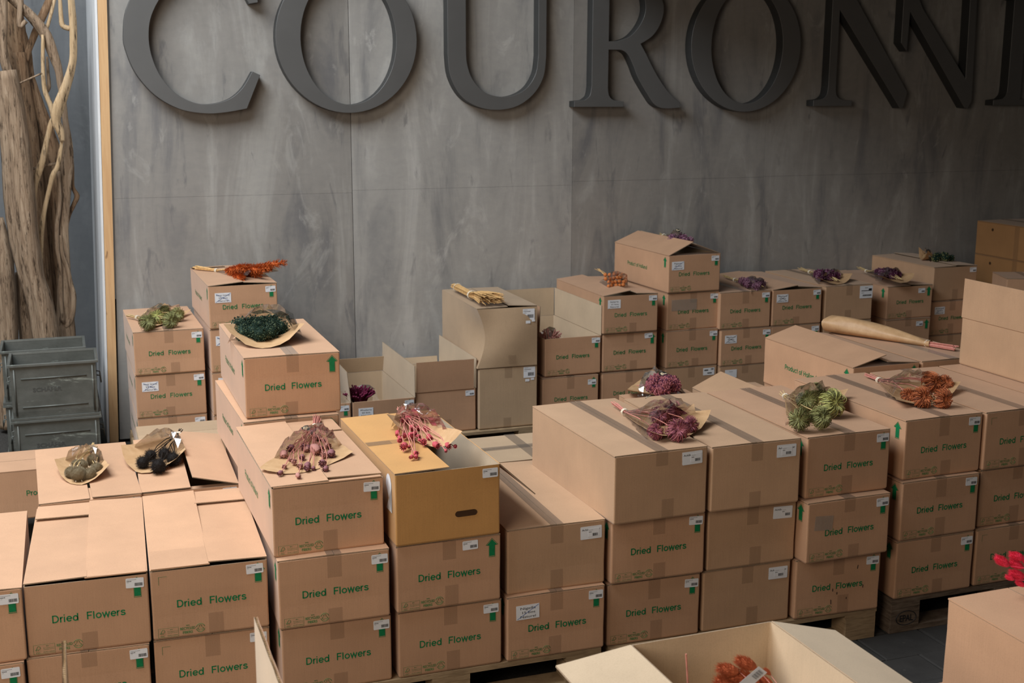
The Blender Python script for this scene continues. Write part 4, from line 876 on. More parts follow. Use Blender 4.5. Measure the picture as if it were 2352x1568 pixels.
BQ={
'L1':(0.887,(0.295,7.644),(0.363,7.513),(0.378,7.178),(0.677,7.656),[(0.392,7.183,0.0424),(0.456,7.345,0.0409),(0.516,7.548,0.0394),(0.520,7.223,0.0429),(0.578,7.421,0.0388),]),
'M1':(1.135,(0.719,7.775),(0.843,7.593),(0.938,7.154),(1.208,7.547),[]),
'N1':(1.172,(0.914,5.827),(0.878,5.680),(0.624,5.338),(0.953,5.628),[]),
'PL':(0.631,(0.053,5.722),(0.042,5.637),(-0.118,5.404),(0.101,5.250),[(-0.051,5.270,0.0272),(-0.022,5.223,0.0325),(0.022,5.226,0.0271),(0.051,5.291,0.0275),(-0.007,5.369,0.0259),(0.041,5.425,0.0281),(-0.029,5.403,0.0222),]),
'PR':(0.631,(0.448,5.842),(0.422,5.747),(0.163,5.495),(0.425,5.334),[(0.240,5.316,0.0280),(0.298,5.224,0.0332),(0.367,5.318,0.0301),(0.279,5.416,0.0266),(0.338,5.417,0.0286),]),
'D1':(0.907,(0.907,4.837),(0.867,4.675),(0.582,4.225),(0.936,4.310),[(0.688,4.344,0.0157),(0.728,4.418,0.0143),(0.704,4.298,0.0077),(0.748,4.305,0.0109),(0.723,4.203,0.0106),(0.747,4.194,0.0122),(0.804,4.356,0.0191),(0.801,4.197,0.0138),(0.825,4.296,0.0125),(0.853,4.298,0.0157),(0.861,4.407,0.0128),(0.801,4.137,0.0106),(0.695,4.100,0.0089),(0.644,4.149,0.0090),(0.668,4.216,0.0091),(0.775,4.419,0.0128),(0.849,4.529,0.0148),(0.763,4.172,0.0076),]),
'E1':(0.928,(1.237,4.778),(1.232,4.676),(1.114,4.503),(1.317,4.179),[(1.113,4.238,0.0142),(1.169,4.359,0.0146),(1.196,4.275,0.0128),(1.226,4.222,0.0127),(1.268,4.207,0.0111),(1.285,4.454,0.0150),(1.251,4.433,0.0132),(1.118,4.327,0.0112),(1.204,4.469,0.0133),(1.237,4.347,0.0097),(1.201,4.372,0.0081),(1.109,4.122,0.0077),(1.125,4.122,0.0077),(1.305,4.304,0.0081),(1.295,4.197,0.0079),(1.223,4.591,0.0154),(1.263,4.633,0.0138),(1.195,4.573,0.0136),(1.316,4.572,0.0102),(1.136,4.258,0.0063),(1.139,4.439,0.0098),(1.249,4.165,0.0062),(1.272,4.518,0.0118),]),
'G1':(0.912,(2.129,4.634),(2.113,4.470),(2.032,4.061),(2.406,4.286),[(2.184,4.305,0.0350),(2.264,4.348,0.0392),(2.076,4.122,0.0284),(2.148,4.078,0.0403),(2.249,4.166,0.0308),(2.324,4.348,0.0248),]),
'I1':(0.908,(2.917,4.567),(2.890,4.492),(2.658,4.121),(3.160,4.424),[(3.028,4.458,0.0362),(2.874,4.306,0.0424),(2.938,4.223,0.0514),(2.686,4.069,0.0401),(2.772,4.060,0.0420),]),
'J1':(0.918,(3.455,4.734),(3.444,4.587),(3.224,4.177),(3.706,4.361),[(3.560,4.381,0.0429),(3.627,4.375,0.0350),(3.352,4.176,0.0408),(3.428,4.142,0.0389),(3.345,4.258,0.0299),]),
'V2':(0.908,(4.280,5.057),(4.189,5.241),(3.916,5.606),(4.308,6.025),[]),
'HH':(0.655,(2.993,5.483),(2.974,5.519),(2.681,5.659),(3.008,6.018),[]),
'e':(0.87,(2.451,7.947),(2.465,7.526),(2.491,7.184),(2.609,7.312),[]),
'S1':(0.955,(3.466,7.722),(3.417,7.569),(3.278,7.286),(3.411,7.318),[]),
'U0':(1.19,(4.100,8.164),(4.047,7.975),(3.793,7.347),(4.031,7.571),[]),
'AA1':(0.907,(4.422,7.787),(4.410,7.568),(4.317,7.173),(4.509,7.267),[]),
'AC1':(0.908,(5.170,7.954),(5.127,7.726),(4.887,7.234),(5.239,7.370),[]),
'AD1':(0.892,(5.661,7.908),(5.621,7.724),(5.431,7.264),(5.744,7.333),[]),
'AE0':(0.972,(6.225,7.461),(6.227,7.512),(6.048,7.594),(6.423,8.061),[]),
}

def wood_tube(pl, n, name, mat, parent, amp=.16, flat=False):
    pts = []; rad = []
    P = [Vector(p[:3]) for p in pl]; Rr = [p[3] for p in pl]
    for i in range(len(P)-1):
        p0, p1, p2, p3 = P[max(i-1, 0)], P[i], P[i+1], P[min(i+2, len(P)-1)]
        for q in range(4):
            t = q/4; pts.append(.5*((2*p1) + (p2-p0)*t + (2*p0-5*p1+4*p2-p3)*t*t + (3*p1-p0-3*p2+p3)*t**3)); rad.append(Rr[i]*(1-t) + Rr[i+1]*t)
    pts.append(P[-1]); rad.append(Rr[-1])
    mb = MB(); mb.tube(pts, rad, n); rnd = random.Random(name + str(len(pts)) + str(pl[0])); ph = [rnd.uniform(0, 6.28) for _ in range(6)]
    for i, p in enumerate(pts):
        for j in range(n):
            v = Vector(mb.v[i*n+j]); th = 2*PI*j/n; k = 1 + amp*(math.sin(2*th + ph[0] + i*.05) + .7*math.sin(3*th + ph[1] - i*.07) + .6*math.sin(5*th + ph[2] + i*.06))*.6
            if flat: k *= 1 + .10*math.cos(4*th + .6)
            k += rnd.uniform(-.03, .03); mb.v[i*n+j] = tuple(p + (v-p)*k)
    o = link(name, mb.mesh(name, mat, smooth=True), parent); return o
_k = 8.40/8.55; DRIFT[0] = (DRIFT[0][0], [(x*_k, y*_k, 2.221 + (z-2.221)*_k, r*_k) for x, y, z, r in DRIFT[0][1]])
log = thing('driftwood_log', 'thick weathered log with a flat sawn top leaning at the far left', 'log', (.1, 8.40, 0))
dt = thing('driftwood_tree', 'bundle of twisted bare driftwood trunks and branches left of the timber batten', 'tree', (0, 8.7, 0))
t2 = t3 = dt
DRIFT[1] = (DRIFT[1][0], [(x, y, z, r*.92) for x, y, z, r in DRIFT[1][1]]); DRIFT[2] = (DRIFT[2][0], [(x, y+.12, z, r*.9) for x, y, z, r in DRIFT[2][1]])
DRIFT[0] = (DRIFT[0][0], [(x, y, z, r*(.93 if z < 1.6 else 1)) for x, y, z, r in DRIFT[0][1]])
for i, (nm, pl) in enumerate(DRIFT):
    if i == 0: par, mat = log, 'drift'
    elif i == 1: par, mat = t2, 'drift'
    elif i == 2: par, mat = t3, 'drift'
    else: par, mat = dt, ('driftdark' if i in (3, 4, 11, 16) else 'driftlight' if i in (5, 6, 7, 8, 10, 12) else 'drift')
    if nm != 'branch' and nm != 'twig':   # continue down to the floor
        x, y, z, r = pl[-1]; pl = pl + ([(x, y, .02, r)] if z > .05 else [])
    pl = [(p[0]-par.location.x, p[1]-par.location.y, p[2], p[3]) for p in pl]
    big = pl[0][3] > .03 or len(pl) > 1 and max(p[3] for p in pl) > .035
    wood_tube(pl, 14 if big else 8, nm if nm not in ('log',) else 'trunk', mat, par, .2 if big else .1, i == 0)

# ------------------------------------------------------------------ bouquets
def fib(n):
    for i in range(n):
        z = 1 - 2*(i+.5)/n; r = math.sqrt(1-z*z); a = i*2.39996; yield Vector((r*math.cos(a), r*math.sin(a), z))
def umbel_mesh(name, mats, seed):  # a bird's nest of filaments running like meridians from one pole
    rnd = random.Random(seed); mb = MB()
    for layer, (rad, cnt) in enumerate(((1.0, 105), (.85, 75), (.65, 45))):
        for i in range(cnt):
            a = 2*PI*i/cnt + rnd.uniform(-.12, .12); rr_ = rad*rnd.uniform(.82, 1.12); tw = rnd.uniform(-.7, .7); end = rnd.uniform(1.45, 2.7); pts = []
            for k in range(7):
                th = .05 + end*k/6; q = rr_*(1 - .35*max(0, (th-1.7))) * (.45 + .55*min(1, k/2.2)); aa = a + tw*k/6
                pts.append((q*math.sin(th)*math.cos(aa), q*math.sin(th)*math.sin(aa), rr_*math.cos(th)*(.55 if th < .5 else .85)))
            mb.tube(pts, [.024]*6 + [.034], 3, 1 if rnd.random() < .3 + .3*layer else 0, cap=False)
    mb.ico((0, 0, 0), .5, 0, 1, jit=.1)
    return mb.mesh(name, mats, fix=False)
def thistle_mesh(name, mats, seed, long=False):
    rnd = random.Random(seed); mb = MB(); mb.ico((0, 0, 0), .78, 1, 0)
    for v in fib(1300 if not long else 700): mb.spike(v*.74, v + Vector((rnd.uniform(-.25, .25), rnd.uniform(-.25, .25), rnd.uniform(-.25, .25))), rnd.uniform(.2, .28) if not long else rnd.uniform(.25, .55), .016, 1)
    for k in range(9 if not long else 26):
        v = Vector((rnd.uniform(-1, 1), rnd.uniform(-1, 1), rnd.uniform(-1, 1))).normalized(); p = v*.9; q = v.orthogonal()*rnd.uniform(-.4, .4)
        mb.tube([p, p + v*.18 + q*.4, p + v*.22 + q], [.03, .03, .012], 3, 2 if not long else 1)
    return mb.mesh(name, mats, fix=False)
def pod_mesh(name, mat, seed):
    rnd = random.Random(seed); mb = MB(); n = 16; prof = [(-.95, .10), (-.7, .38), (-.3, .72), (.15, .86), (.55, .74), (.8, .5), (.9, .42)]
    vs = []
    for z, r in prof:
        for j in range(n): k = 1 + (.10 if j % 2 else -.08); vs.append((r*.82*k*math.cos(2*PI*j/n), r*.82*k*math.sin(2*PI*j/n), z*1.15))
    mb.add(vs, [(i*n+j, i*n+(j+1) % n, (i+1)*n+(j+1) % n, (i+1)*n+j) for i in range(len(prof)-1) for j in range(n)])
    for j in range(9):
        a = 2*PI*j/9; c = Vector((math.cos(a), math.sin(a), 0)); s_ = Vector((-math.sin(a), math.cos(a), 0)); b = c*.38 + Vector((0, 0, .85)); t_ = c*rnd.uniform(.55, .8) + Vector((0, 0, rnd.uniform(1.05, 1.3)))
        mb.add([b - s_*.14, b + s_*.14, t_ + s_*.12, t_ - s_*.12, b*.8 + Vector((0, 0, .1))], [(0, 1, 2, 3), (0, 3, 4), (1, 4, 2)])
    mb.ico((0, 0, .85), .36, 0, 0, (1, 1, .4))
    return mb.mesh(name, mat, smooth=True, fix=False)
def clump_mesh(name, mats, seed, n=150, size=.13, flat=.8):
    rnd = random.Random(seed); mb = MB(); mb.ico((0, 0, 0), .72, 1, 0, (1, 1, flat), .12)
    for v in fib(n):
        k = rnd.uniform(.72, 1.05); mb.oct((v.x*k, v.y*k, v.z*k*flat), size*rnd.uniform(.6, 1.2), 1 if rnd.random() < .28 else 0)
    return mb.mesh(name, mats, fix=False)
def plume_mesh(name, mat, seed, n=170, L=1.0):   # feathery spike along +x
    rnd = random.Random(seed); mb = MB(); mb.tube([(0, 0, 0), (.5*L, 0, .0), (L*.95, 0, 0)], [.03, .075, .01], 5)
    for i in range(n):
        x = L*rnd.uniform(.02, .95); a = rnd.uniform(0, 2*PI); r = .16*math.sin(PI*min(1, x/L*.8+.12)); d = Vector((rnd.uniform(.5, 1.3), math.cos(a), math.sin(a)))
        mb.spike((x, .04*math.cos(a), .04*math.sin(a)), d, r*rnd.uniform(.8, 1.5), .018)
    return mb.mesh(name, mat, fix=False)
def tail_mesh(name, mat, seed):   # bunny tail along +x, unit length
    rnd = random.Random(seed); mb = MB(); vs = []; n = 10; prof = [(0, .04), (.12, .17), (.35, .25), (.6, .23), (.82, .13), (.97, .02)]
    for x, r in prof:
        for j in range(n): vs.append((x, r*math.cos(2*PI*j/n), r*math.sin(2*PI*j/n)))
    mb.add(vs, [(i*n+j, i*n+(j+1) % n, (i+1)*n+(j+1) % n, (i+1)*n+j) for i in range(len(prof)-1) for j in range(n)])
    for i in range(800):
        x = rnd.uniform(.02, .95); a = rnd.uniform(0, 2*PI); r = .25*math.sin(PI*(x*.85+.1))
        mb.spike((x, r*.9*math.cos(a), r*.9*math.sin(a)), (rnd.uniform(.7, 1.6), math.cos(a)*.6, math.sin(a)*.6), rnd.uniform(.12, .30), .010)
    return mb.mesh(name, mat, fix=False)
UM = {k: [umbel_mesh('flower_head', v, i*7 + j) for j in range(2)] for i, (k, v) in enumerate({'olive': ['olive', 'sage'], 'lime': ['lime', 'olive'], 'sage': ['sage', 'olive'], 'mauve': ['mauve', 'mauved'], 'rust': ['rust', 'rust']}.items())}
M['rustd'] = flower('dark_rust', (.17, .045, .02))
for m_ in UM['rust']: m_.materials[1] = M['rustd']
TH = [thistle_mesh('flower_head', ['thistle', 'thistle', 'twine'], 3)]; TB = [thistle_mesh('flower_head', ['blackfl', 'blackfl', 'blackfl'], 5, True)]
M['dustyd'] = flower('dusty_pod_dark', (.22, .09, .10)); PODS = {'dusty': [pod_mesh('seed_pod', 'dusty', 1), pod_mesh('seed_pod', 'dustyd', 4)], 'magenta': [pod_mesh('seed_pod', 'magenta', 2), pod_mesh('seed_pod', 'magenta', 6)]}
CL = {k: [clump_mesh('flower_head', [a, b], 11 + i, n, s_) for i in range(2)] for k, (a, b, n, s_) in {'pine': ('pine', 'pine2', 240, .10), 'lilac': ('lilac', 'plum', 110, .17), 'plum': ('plum', 'lilac', 110, .17), 'dgreen': ('pine', 'olive', 110, .16), 'purple': ('mauve', 'plum', 220, .13)}.items()}
mb = MB(); mb.ico((0, 0, 0), 1, 1); BALL = mb.mesh('flower_head', 'ball', smooth=True)
PLM = [plume_mesh('flower_head', 'orangefl', 21 + i) for i in range(2)]; TAILS = {'tail': [tail_mesh('flower_head', 'tail', 31)], 'hot': [tail_mesh('flower_head', 'hot', 33)]}
def toward(v):
    return Vector(v).to_track_quat('Z', 'Y').to_euler()
def towardx(v):
    return Vector(v).to_track_quat('X', 'Z').to_euler()
def sheet(t, name, T_, A, B, z0, mat, seed, curl=.03, dome=0, bulge=.15, u1=1.0, wr=.004, nu=8, nv=10, flat=False, w0=.014, lift=.0):
    rnd = random.Random(seed); T_, A, B = Vector((*T_, 0)), Vector((*A, 0)), Vector((*B, 0)); mid = (A+B)/2; ax = mid - T_; wv = (B-A).normalized()
    mb = MB(); jit = [[rnd.uniform(-1, 1) for _ in range(nv+1)] for _ in range(nu+1)]
    def fn(u, b):
        v = 2*b-1; uu = u*u1; e = A.lerp(B, b); s_ = T_ + wv*w0*v; k = uu**.9
        p = s_.lerp(e, k) + ax*bulge*(1-v*v)*uu**3
        j_ = jit[int(round(u*nu))][int(round(b*nv))]
        if dome: z = z0 + .010*(1-u) + dome*math.sqrt(max(0, 1-abs(v)**2.2))*math.sin(min(1.0, .25+uu*1.1)*PI/2)*min(1, .35+uu*1.3) + wr*j_*2.2*u
        else: z = z0 + .0012 + curl*abs(v)**2.2*uu + .012*(1-u)**2 + wr*abs(j_)*uu + lift*u
        p = p + wv*(wr*1.2*j_*u)
        return (p.x - t.location.x, p.y - t.location.y, z - t.location.z)
    mb.grid(fn, nu, nv); return link(name, mb.mesh(name, mat, smooth=not flat, fix=False), t)
def sticker(t, p, tilt, r=.021):
    mb = MB(); n = 18; e = [(r*math.cos(2*PI*i/n), r*.72*math.sin(2*PI*i/n)) for i in range(n)]
    mb.add([(x, y, 0) for x, y in e] + [(x, y, .0008) for x, y in e], [tuple(range(n))[::-1], tuple(range(n, 2*n))] + [(i, (i+1) % n, n+(i+1) % n, n+i) for i in range(n)])
    mb.add([(x*.45 - r*.3, y*.6, .0012) for x, y in e], [tuple(range(n))], 1); mb.quad([(r*.2, -r*.14, .0012), (r*.8, -r*.14, .0012), (r*.8, r*.1, .0012), (r*.2, r*.1, .0012)], 1)
    put(mb, text('C', 'black', .02, r*.5), -r*.46, -r*.25, 0, .0016)
    link('sticker', mb.mesh('sticker', ['sticker', 'cream'], fix=False), t, Vector(p) - t.location, tilt)
def bouquet(key, label, heads='umbel', stemmat='stem', paper=True, cel=.09, ns=9, curl=.035, group='wrapped dried flower bouquets', celu=.82, bulge=.15, seed=0, w0=.014, stemr=.0022):
    z0, ST, TI, A, B, hs = BQ[key]; rnd = random.Random(key)
    t = thing('flower_bouquet', label, 'bouquet', (TI[0], TI[1], z0), 0, group); L = t.location
    mid = (Vector(A) + Vector(B))/2; mb = MB(); tz = .016
    tgt = [(x, y, z0 + r*.9) for x, y, r in hs] or [(mid.x + rnd.uniform(-.02, .02), mid.y + rnd.uniform(-.02, .02), z0+.02) for _ in range(ns)]
    for i in range(max(ns, len(tgt))):
        h = tgt[i % len(tgt)]; j = Vector((rnd.uniform(-1, 1)*.009, rnd.uniform(-1, 1)*.009, rnd.uniform(-.6, 1)*.008)); sp = Vector((ST[0], ST[1], z0+tz)) + j*1.6; ti = Vector((TI[0], TI[1], z0+tz)) + j*.8
        sp = sp + (ti-sp)*rnd.uniform(0, .25); hv = Vector(h); m_ = ti.lerp(hv, .5) + Vector((rnd.uniform(-.025, .025), rnd.uniform(-.02, .02), rnd.uniform(.008, .03))); q_ = m_.lerp(hv, .55) + Vector((rnd.uniform(-.012, .012), rnd.uniform(-.012, .012), .008)); mb.tube([sp - L, ti - L, m_ - L, q_ - L, hv - L], stemr, 4, cap=True)
    link('stems', mb.mesh('stems', stemmat, fix=False), t, stuff=True)
    d = Vector((TI[0]-ST[0], TI[1]-ST[1], 0)).normalized(); s_ = Vector((-d.y, d.x, 0)); mb = MB()
    for q in (-.006, 0, .006):
        mb.tube([Vector((0, 0, tz)) - d*.01 + d*q + s_*.014*math.cos(2*PI*k/10) + Vector((0, 0, .013*math.sin(2*PI*k/10))) for k in range(11)], .0022, 4, cap=False)
    link('twine', mb.mesh('twine', 'twine', fix=False), t)
    if paper: sheet(t, 'wrapping_paper', TI, A, B, z0, 'wrap', key, curl=curl, bulge=bulge, w0=w0)
    if cel: sheet(t, 'cellophane', TI, A, B, z0, 'cello', key + 'c', dome=cel, bulge=bulge*.3, u1=celu, wr=.011, nu=9, nv=10, flat=True, w0=w0)
    return t
def place_heads(t, key, meshes, mode='out', dark=None):
    z0, ST, TI, A, B, hs = BQ[key]; rnd = random.Random(key + 'h')
    for i, (x, y, r) in enumerate(hs):
        me = meshes[i % len(meshes)]; p = Vector((x, y, z0 + max(r*1.0, .006)))
        if mode == 'pod': v = Vector((x-TI[0], y-TI[1], 0)).normalized() + Vector((rnd.uniform(-.5, .5), rnd.uniform(-.5, .5), rnd.uniform(-.5, .3)))
        else: v = Vector((x-TI[0], y-TI[1], 0)).normalized()*.6 + Vector((rnd.uniform(-.5, .3), rnd.uniform(-.9, .1), rnd.uniform(.1, .9)))
        k_ = 1.35 if mode == 'pod' else 1.12
        link('seed_pod' if mode == 'pod' else 'flower_head', me, t, p + Vector((0, 0, .35*r if mode == 'pod' else 0)) - t.location, toward(v), (r*k_,)*3)

t = bouquet('L1', 'kraft-wrapped bouquet of olive spiky balls on the leftmost back stack', curl=.02, cel=.085); hs = BQ['L1'][5]
place_heads(t, 'L1', [UM['olive'][0], UM['lime'][0], UM['olive'][1], UM['olive'][0], UM['sage'][1]])
t = bouquet('G1', 'kraft-wrapped bouquet of mauve umbels lying across two tall kraft boxes', stemmat='pinkstem', ns=8, curl=.045, cel=.10); place_heads(t, 'G1', UM['mauve'])
sticker(t, (2.20, 4.44, .995), (R(-25), R(-20), .3), .016)
t = bouquet('I1', 'kraft-wrapped bouquet of sage green umbels', ns=7, curl=.045, cel=.10); place_heads(t, 'I1', [UM['sage'][0], UM['sage'][1], UM['lime'][0], UM['olive'][1], UM['sage'][0]])
t = bouquet('J1', 'kraft-wrapped bouquet of rust-brown umbels', stemmat='pinkstem', ns=7, curl=.04, cel=.095, celu=.7); place_heads(t, 'J1', UM['rust'])
t = bouquet('PL', 'bouquet of grey thistle balls under crinkled cellophane', ns=8, curl=.05, cel=.085, celu=.75, bulge=.5); place_heads(t, 'PL', TH)
t = bouquet('PR', 'bouquet of black thistle heads in kraft paper and cellophane', ns=8, stemmat='blackfl', curl=.06, cel=.10, celu=.8, bulge=.5); place_heads(t, 'PR', TB)
_r = random.Random(77)
for _k, _n in (('D1', 14), ('E1', 8)):
    _h = BQ[_k][5]; _ti = BQ[_k][2]
    for _ in range(_n):
        _x, _y, _q = _r.choice(_h[:16]); _f = _r.uniform(.62, .98); _h.append((_ti[0] + (_x-_ti[0])*_f + _r.uniform(-.03, .03), _ti[1] + (_y-_ti[1])*_f, _r.uniform(.006, .0125)))
t = bouquet('D1', 'cone-wrapped bouquet of dusty pink seed pods with a round black sticker', stemmat='pinkstem', ns=32, curl=.012, cel=.085, celu=.75, bulge=.28, stemr=.0016); place_heads(t, 'D1', PODS['dusty'], 'pod')
sticker(t, (.795, 4.46, .985), (R(28), R(-8), .2), .019)
t = bouquet('E1', 'cone-wrapped bouquet of crimson seed pods on the ochre carton', stemmat='pinkstem', ns=31, curl=.07, cel=.11, celu=.78, bulge=.25, stemr=.0018); place_heads(t, 'E1', PODS['magenta'], 'pod')
def clumps(t, c, rx, ry, rz, n, r, meshes, name='flower_head', ang=0, seed=1):
    rnd = random.Random(seed)
    for i in range(n):
        a = 2.39996*i; k = math.sqrt((i+.5)/n); px_, py_ = rx*k*math.cos(a), ry*k*math.sin(a)
        p = Vector((c[0] + px_*math.cos(ang) - py_*math.sin(ang), c[1] + px_*math.sin(ang) + py_*math.cos(ang), c[2] + rz*(1-k*k)*rnd.uniform(.4, 1)))
        q = r*rnd.uniform(.8, 1.15); link(name, meshes[i % len(meshes)], t, p - t.location, (rnd.uniform(0, 6), rnd.uniform(0, 6), rnd.uniform(0, 6)), (q, q, q))
BQ['N1'] = (1.172, (.914, 5.827), (.878, 5.68), (.60, 5.26), (.93, 5.16), [])
t = bouquet('N1', 'kraft-wrapped bunch of dark green knobbly flowers', ns=10, curl=.075, cel=.125, bulge=.30, celu=.9); clumps(t, (.755, 5.33, 1.205), .105, .13, .03, 17, .040, CL['pine'])
t = bouquet('HH', 'purple flower bunch with black sticker behind the tall kraft boxes', stemmat='pinkstem', ns=8, curl=.05, cel=.11, bulge=.2); clumps(t, (2.86, 5.62, .72), .085, .09, .035, 9, .042, CL['purple']); sticker(t, (2.868, 5.62, .785), (R(35), 0, 0), .022)
t = bouquet('U0', 'lilac posy in cellophane on the highest back carton', paper=False, ns=6, cel=.08, celu=.9); clumps(t, (3.93, 7.52, 1.225), .075, .10, .02, 7, .036, CL['lilac']); sticker(t, (3.97, 7.62, 1.285), (R(40), 0, 0), .02)
t = bouquet('AA1', 'long lilac bouquet in clear cellophane by the wall', paper=False, ns=9, cel=.06, celu=.95); clumps(t, (4.40, 7.33, .935), .07, .13, .015, 8, .03, CL['lilac'])
t = bouquet('AC1', 'plum bouquet in kraft paper on the carton with the large label', ns=7, cel=.07, curl=.05); clumps(t, (5.07, 7.44, .94), .075, .09, .015, 7, .038, CL['plum'])
t = bouquet('AD1', 'plum bouquet in kraft paper, right one by the wall', ns=7, cel=.07, curl=.05); clumps(t, (5.60, 7.45, .925), .07, .10, .015, 7, .036, CL['plum'])
BQ['AE0'] = (.976, (6.27, 7.72), (6.22, 7.70), (6.06, 7.60), (6.13, 7.80), [])
t = bouquet('AE0', 'dark green posy with folded kraft paper at the right of the back row', ns=5, cel=.07, curl=.085, bulge=.1, w0=.05); clumps(t, (6.19, 7.60, 1.0), .075, .06, .02, 6, .034, CL['dgreen'])
# orange plume bunch
t = bouquet('M1', 'burnt orange plume bunch in cellophane on the second back stack', paper=False, stemmat='straw', ns=16, cel=.055, celu=.98, stemr=.003)
rnd = random.Random(4); T0 = Vector((.86, 7.56, 1.155))
for i in range(16):
    a = rnd.uniform(-.42, .42); d = Vector((.30 + rnd.uniform(-.1, .1), -.46, rnd.uniform(-.02, .10))); d = Matrix.Rotation(a, 3, 'Z') @ d
    st = T0 + d*rnd.uniform(.12, .5); link('flower_head', PLM[i % 2], t, st - t.location, towardx(d), (.20, .17, .17))
# orange balls in a pouch
t = thing('flower_bouquet', 'small cellophane pouch of orange balls on the Setaria carton', 'bouquet', (3.40, 7.46, .945), 0, 'wrapped dried flower bouquets'); rnd = random.Random(2)
for i in range(19):
    r_ = i // 5; link('flower_head', BALL, t, (-.055 + (i % 5)*.027 + rnd.uniform(-.006, .006) + .012*(r_ % 2), -.075 + r_*.022 + rnd.uniform(-.005, .005), .018 + r_*.021 + rnd.uniform(-.003, .003)), (0, 0, 0), (.0135,)*3)
sheet(t, 'cellophane', (3.40, 7.60), (3.335, 7.34), (3.50, 7.37), .945, 'cello', 'p', dome=.10, u1=.9, wr=.006, nu=5, nv=6, flat=True, w0=.03)
mb = MB()
for i in range(6): mb.tube([(0, .05, .05), (rnd.uniform(-.02, .01), .12, .075), (rnd.uniform(-.05, .0), .19, .095)], .0018, 4)
link('stems', mb.mesh('stems', 'straw', fix=False), t, stuff=True)
# straw sheaf
t = thing('straw_bundle', 'unwrapped sheaf of straw on the bulging kraft carton', 'straw bundle', (2.395, 7.36, .916)); rnd = random.Random(8); mb = MB()
for i in range(170):
    u = rnd.uniform(-1, 1); v = abs(rnd.uniform(0, 1)); a = Vector((.012 + u*.026, .42, .022 + v*.026)); b = Vector((u*.020, .02, .022 + v*.026)); c = Vector((.055 + u*.085, -.19 + rnd.uniform(-.06, .05), .012 + v*.065))
    mb.tube([a + Vector((0, rnd.uniform(-.03, .03), 0)), b, b.lerp(c, .5) + Vector((0, 0, .010)), c], [.002, .0025, .0055, .002], 3)
link('stalks', mb.mesh('stalks', 'straw', fix=False), t, stuff=True)
mb = MB()
for q in (0, .006, .012, .33): mb.tube([(.028*math.cos(2*PI*k/12) + (.003 if q < .1 else .01), .03 + q, .034 + .026*math.sin(2*PI*k/12)) for k in range(13)], .0025, 4, cap=False)
link('twine', mb.mesh('twine', 'twine', fix=False), t)
# brown paper roll
t = thing('paper_roll', 'closed brown paper roll with pink stems on the carton behind the rust umbels', 'bouquet', (4.06, 5.52, .917)); mb = MB(); rnd = random.Random(12); nn = 20
path = [(-.10, .22, .090), (-.075, .15, .085), (-.03, .06, .072), (.02, -.05, .055), (.07, -.16, .040), (.115, -.26, .026), (.135, -.30, .017), (.145, -.32, .020)]
def roll(u, b):
    i = min(len(path)-2, int(u*(len(path)-1))); f = u*(len(path)-1) - i; p0, p1 = path[i], path[i+1]; r = p0[2] + (p1[2]-p0[2])*f; fl_ = .52 + .4*u
    a = 2*PI*b; k = 1 + .05*math.sin(3*a + 7*u) + .03*math.sin(5*a - 11*u)
    return (p0[0] + (p1[0]-p0[0])*f + r*k*math.cos(a)*.94, p0[1] + (p1[1]-p0[1])*f + r*k*math.cos(a)*.35, r*fl_*k*(1 + math.sin(a)) + .002)
mb.grid(roll, 28, nn); link('wrapping_paper', mb.mesh('wrapping_paper', 'wrap', smooth=True, fix=False), t)
mb = MB()
for i in range(12): j = Vector((rnd.uniform(-.012, .012), rnd.uniform(-.006, .006), rnd.uniform(0, .022))); mb.tube([Vector((.13, -.29, .008)) + j, Vector((.20, -.45, .006)) + j*1.2], .0035, 5)
link('stems', mb.mesh('stems', 'pinkstem', fix=False), t, stuff=True)
mb = MB(); mb.tube([(.138 + .02*math.cos(2*PI*k/10), -.302, .018 + .018*math.sin(2*PI*k/10)) for k in range(11)], .0025, 4, cap=False); link('twine', mb.mesh('twine', 'twine', fix=False), t)
# flowers inside the open boxes
def inside(label, c, mat, n, spread, up, cel=True, key='b', length=.09, group='flowers inside open cartons'):
    t = thing('flower_bouquet', label, 'bouquet', c, 0, group); rnd = random.Random(key); mb = MB()
    for i in range(n):
        a, k = rnd.uniform(0, 2*PI), math.sqrt(rnd.random()); d = Vector((k*math.cos(a)*spread, k*math.sin(a)*spread, up)).normalized(); p = d*rnd.uniform(.05, .07)
        mb.tube([(0, 0, -.10), p, d*length*rnd.uniform(.95, 1.2)], [.0015, .004, .005], 5); 
    link('flower_spikes', mb.mesh('flower_spikes', mat, fix=False), t, stuff=True)
    if cel: sheet(t, 'cellophane', (c[0]+.02, c[1]-.05), (c[0]-.10, c[1]+.09), (c[0]+.16, c[1]+.06), c[2]-.05, 'cello', key, dome=.13, u1=1, wr=.01, nu=5, nv=6, flat=True, w0=.06)
    return t
inside('burgundy flower spikes standing in the open Phalaris carton', (1.615, 7.22, .345), 'burg', 130, 1.3, .9, length=.105)
inside('pale pink stems in the half hidden open carton', (1.40, 7.20, .36), 'pinkstem', 40, .9, 1, key='a', length=.12)
inside('dusty pink bunch in cellophane inside the tall-flap carton', (2.90, 7.32, .615), 'dusty', 60, 1.2, .8, key='t', length=.09)
def tails(label, c, lst, kind, mat):
    t = thing('flower_bouquet', label, 'bouquet', c, 0, 'bunny tail bunches in the foreground'); L = Vector(c); mb = MB(); base = Vector(lst[0])
    for p, d, s_ in lst[1:]:
        link('flower_head', TAILS[kind][0], t, Vector(p) - L, towardx(d), (s_, s_*.95, s_*.95)); mb.tube([base - L, (base*.5 + Vector(p)*.5) - L + Vector((0, 0, .01)), Vector(p) - L], .0012, 4)
    link('stems', mb.mesh('stems', mat, fix=False), t, stuff=True); return t
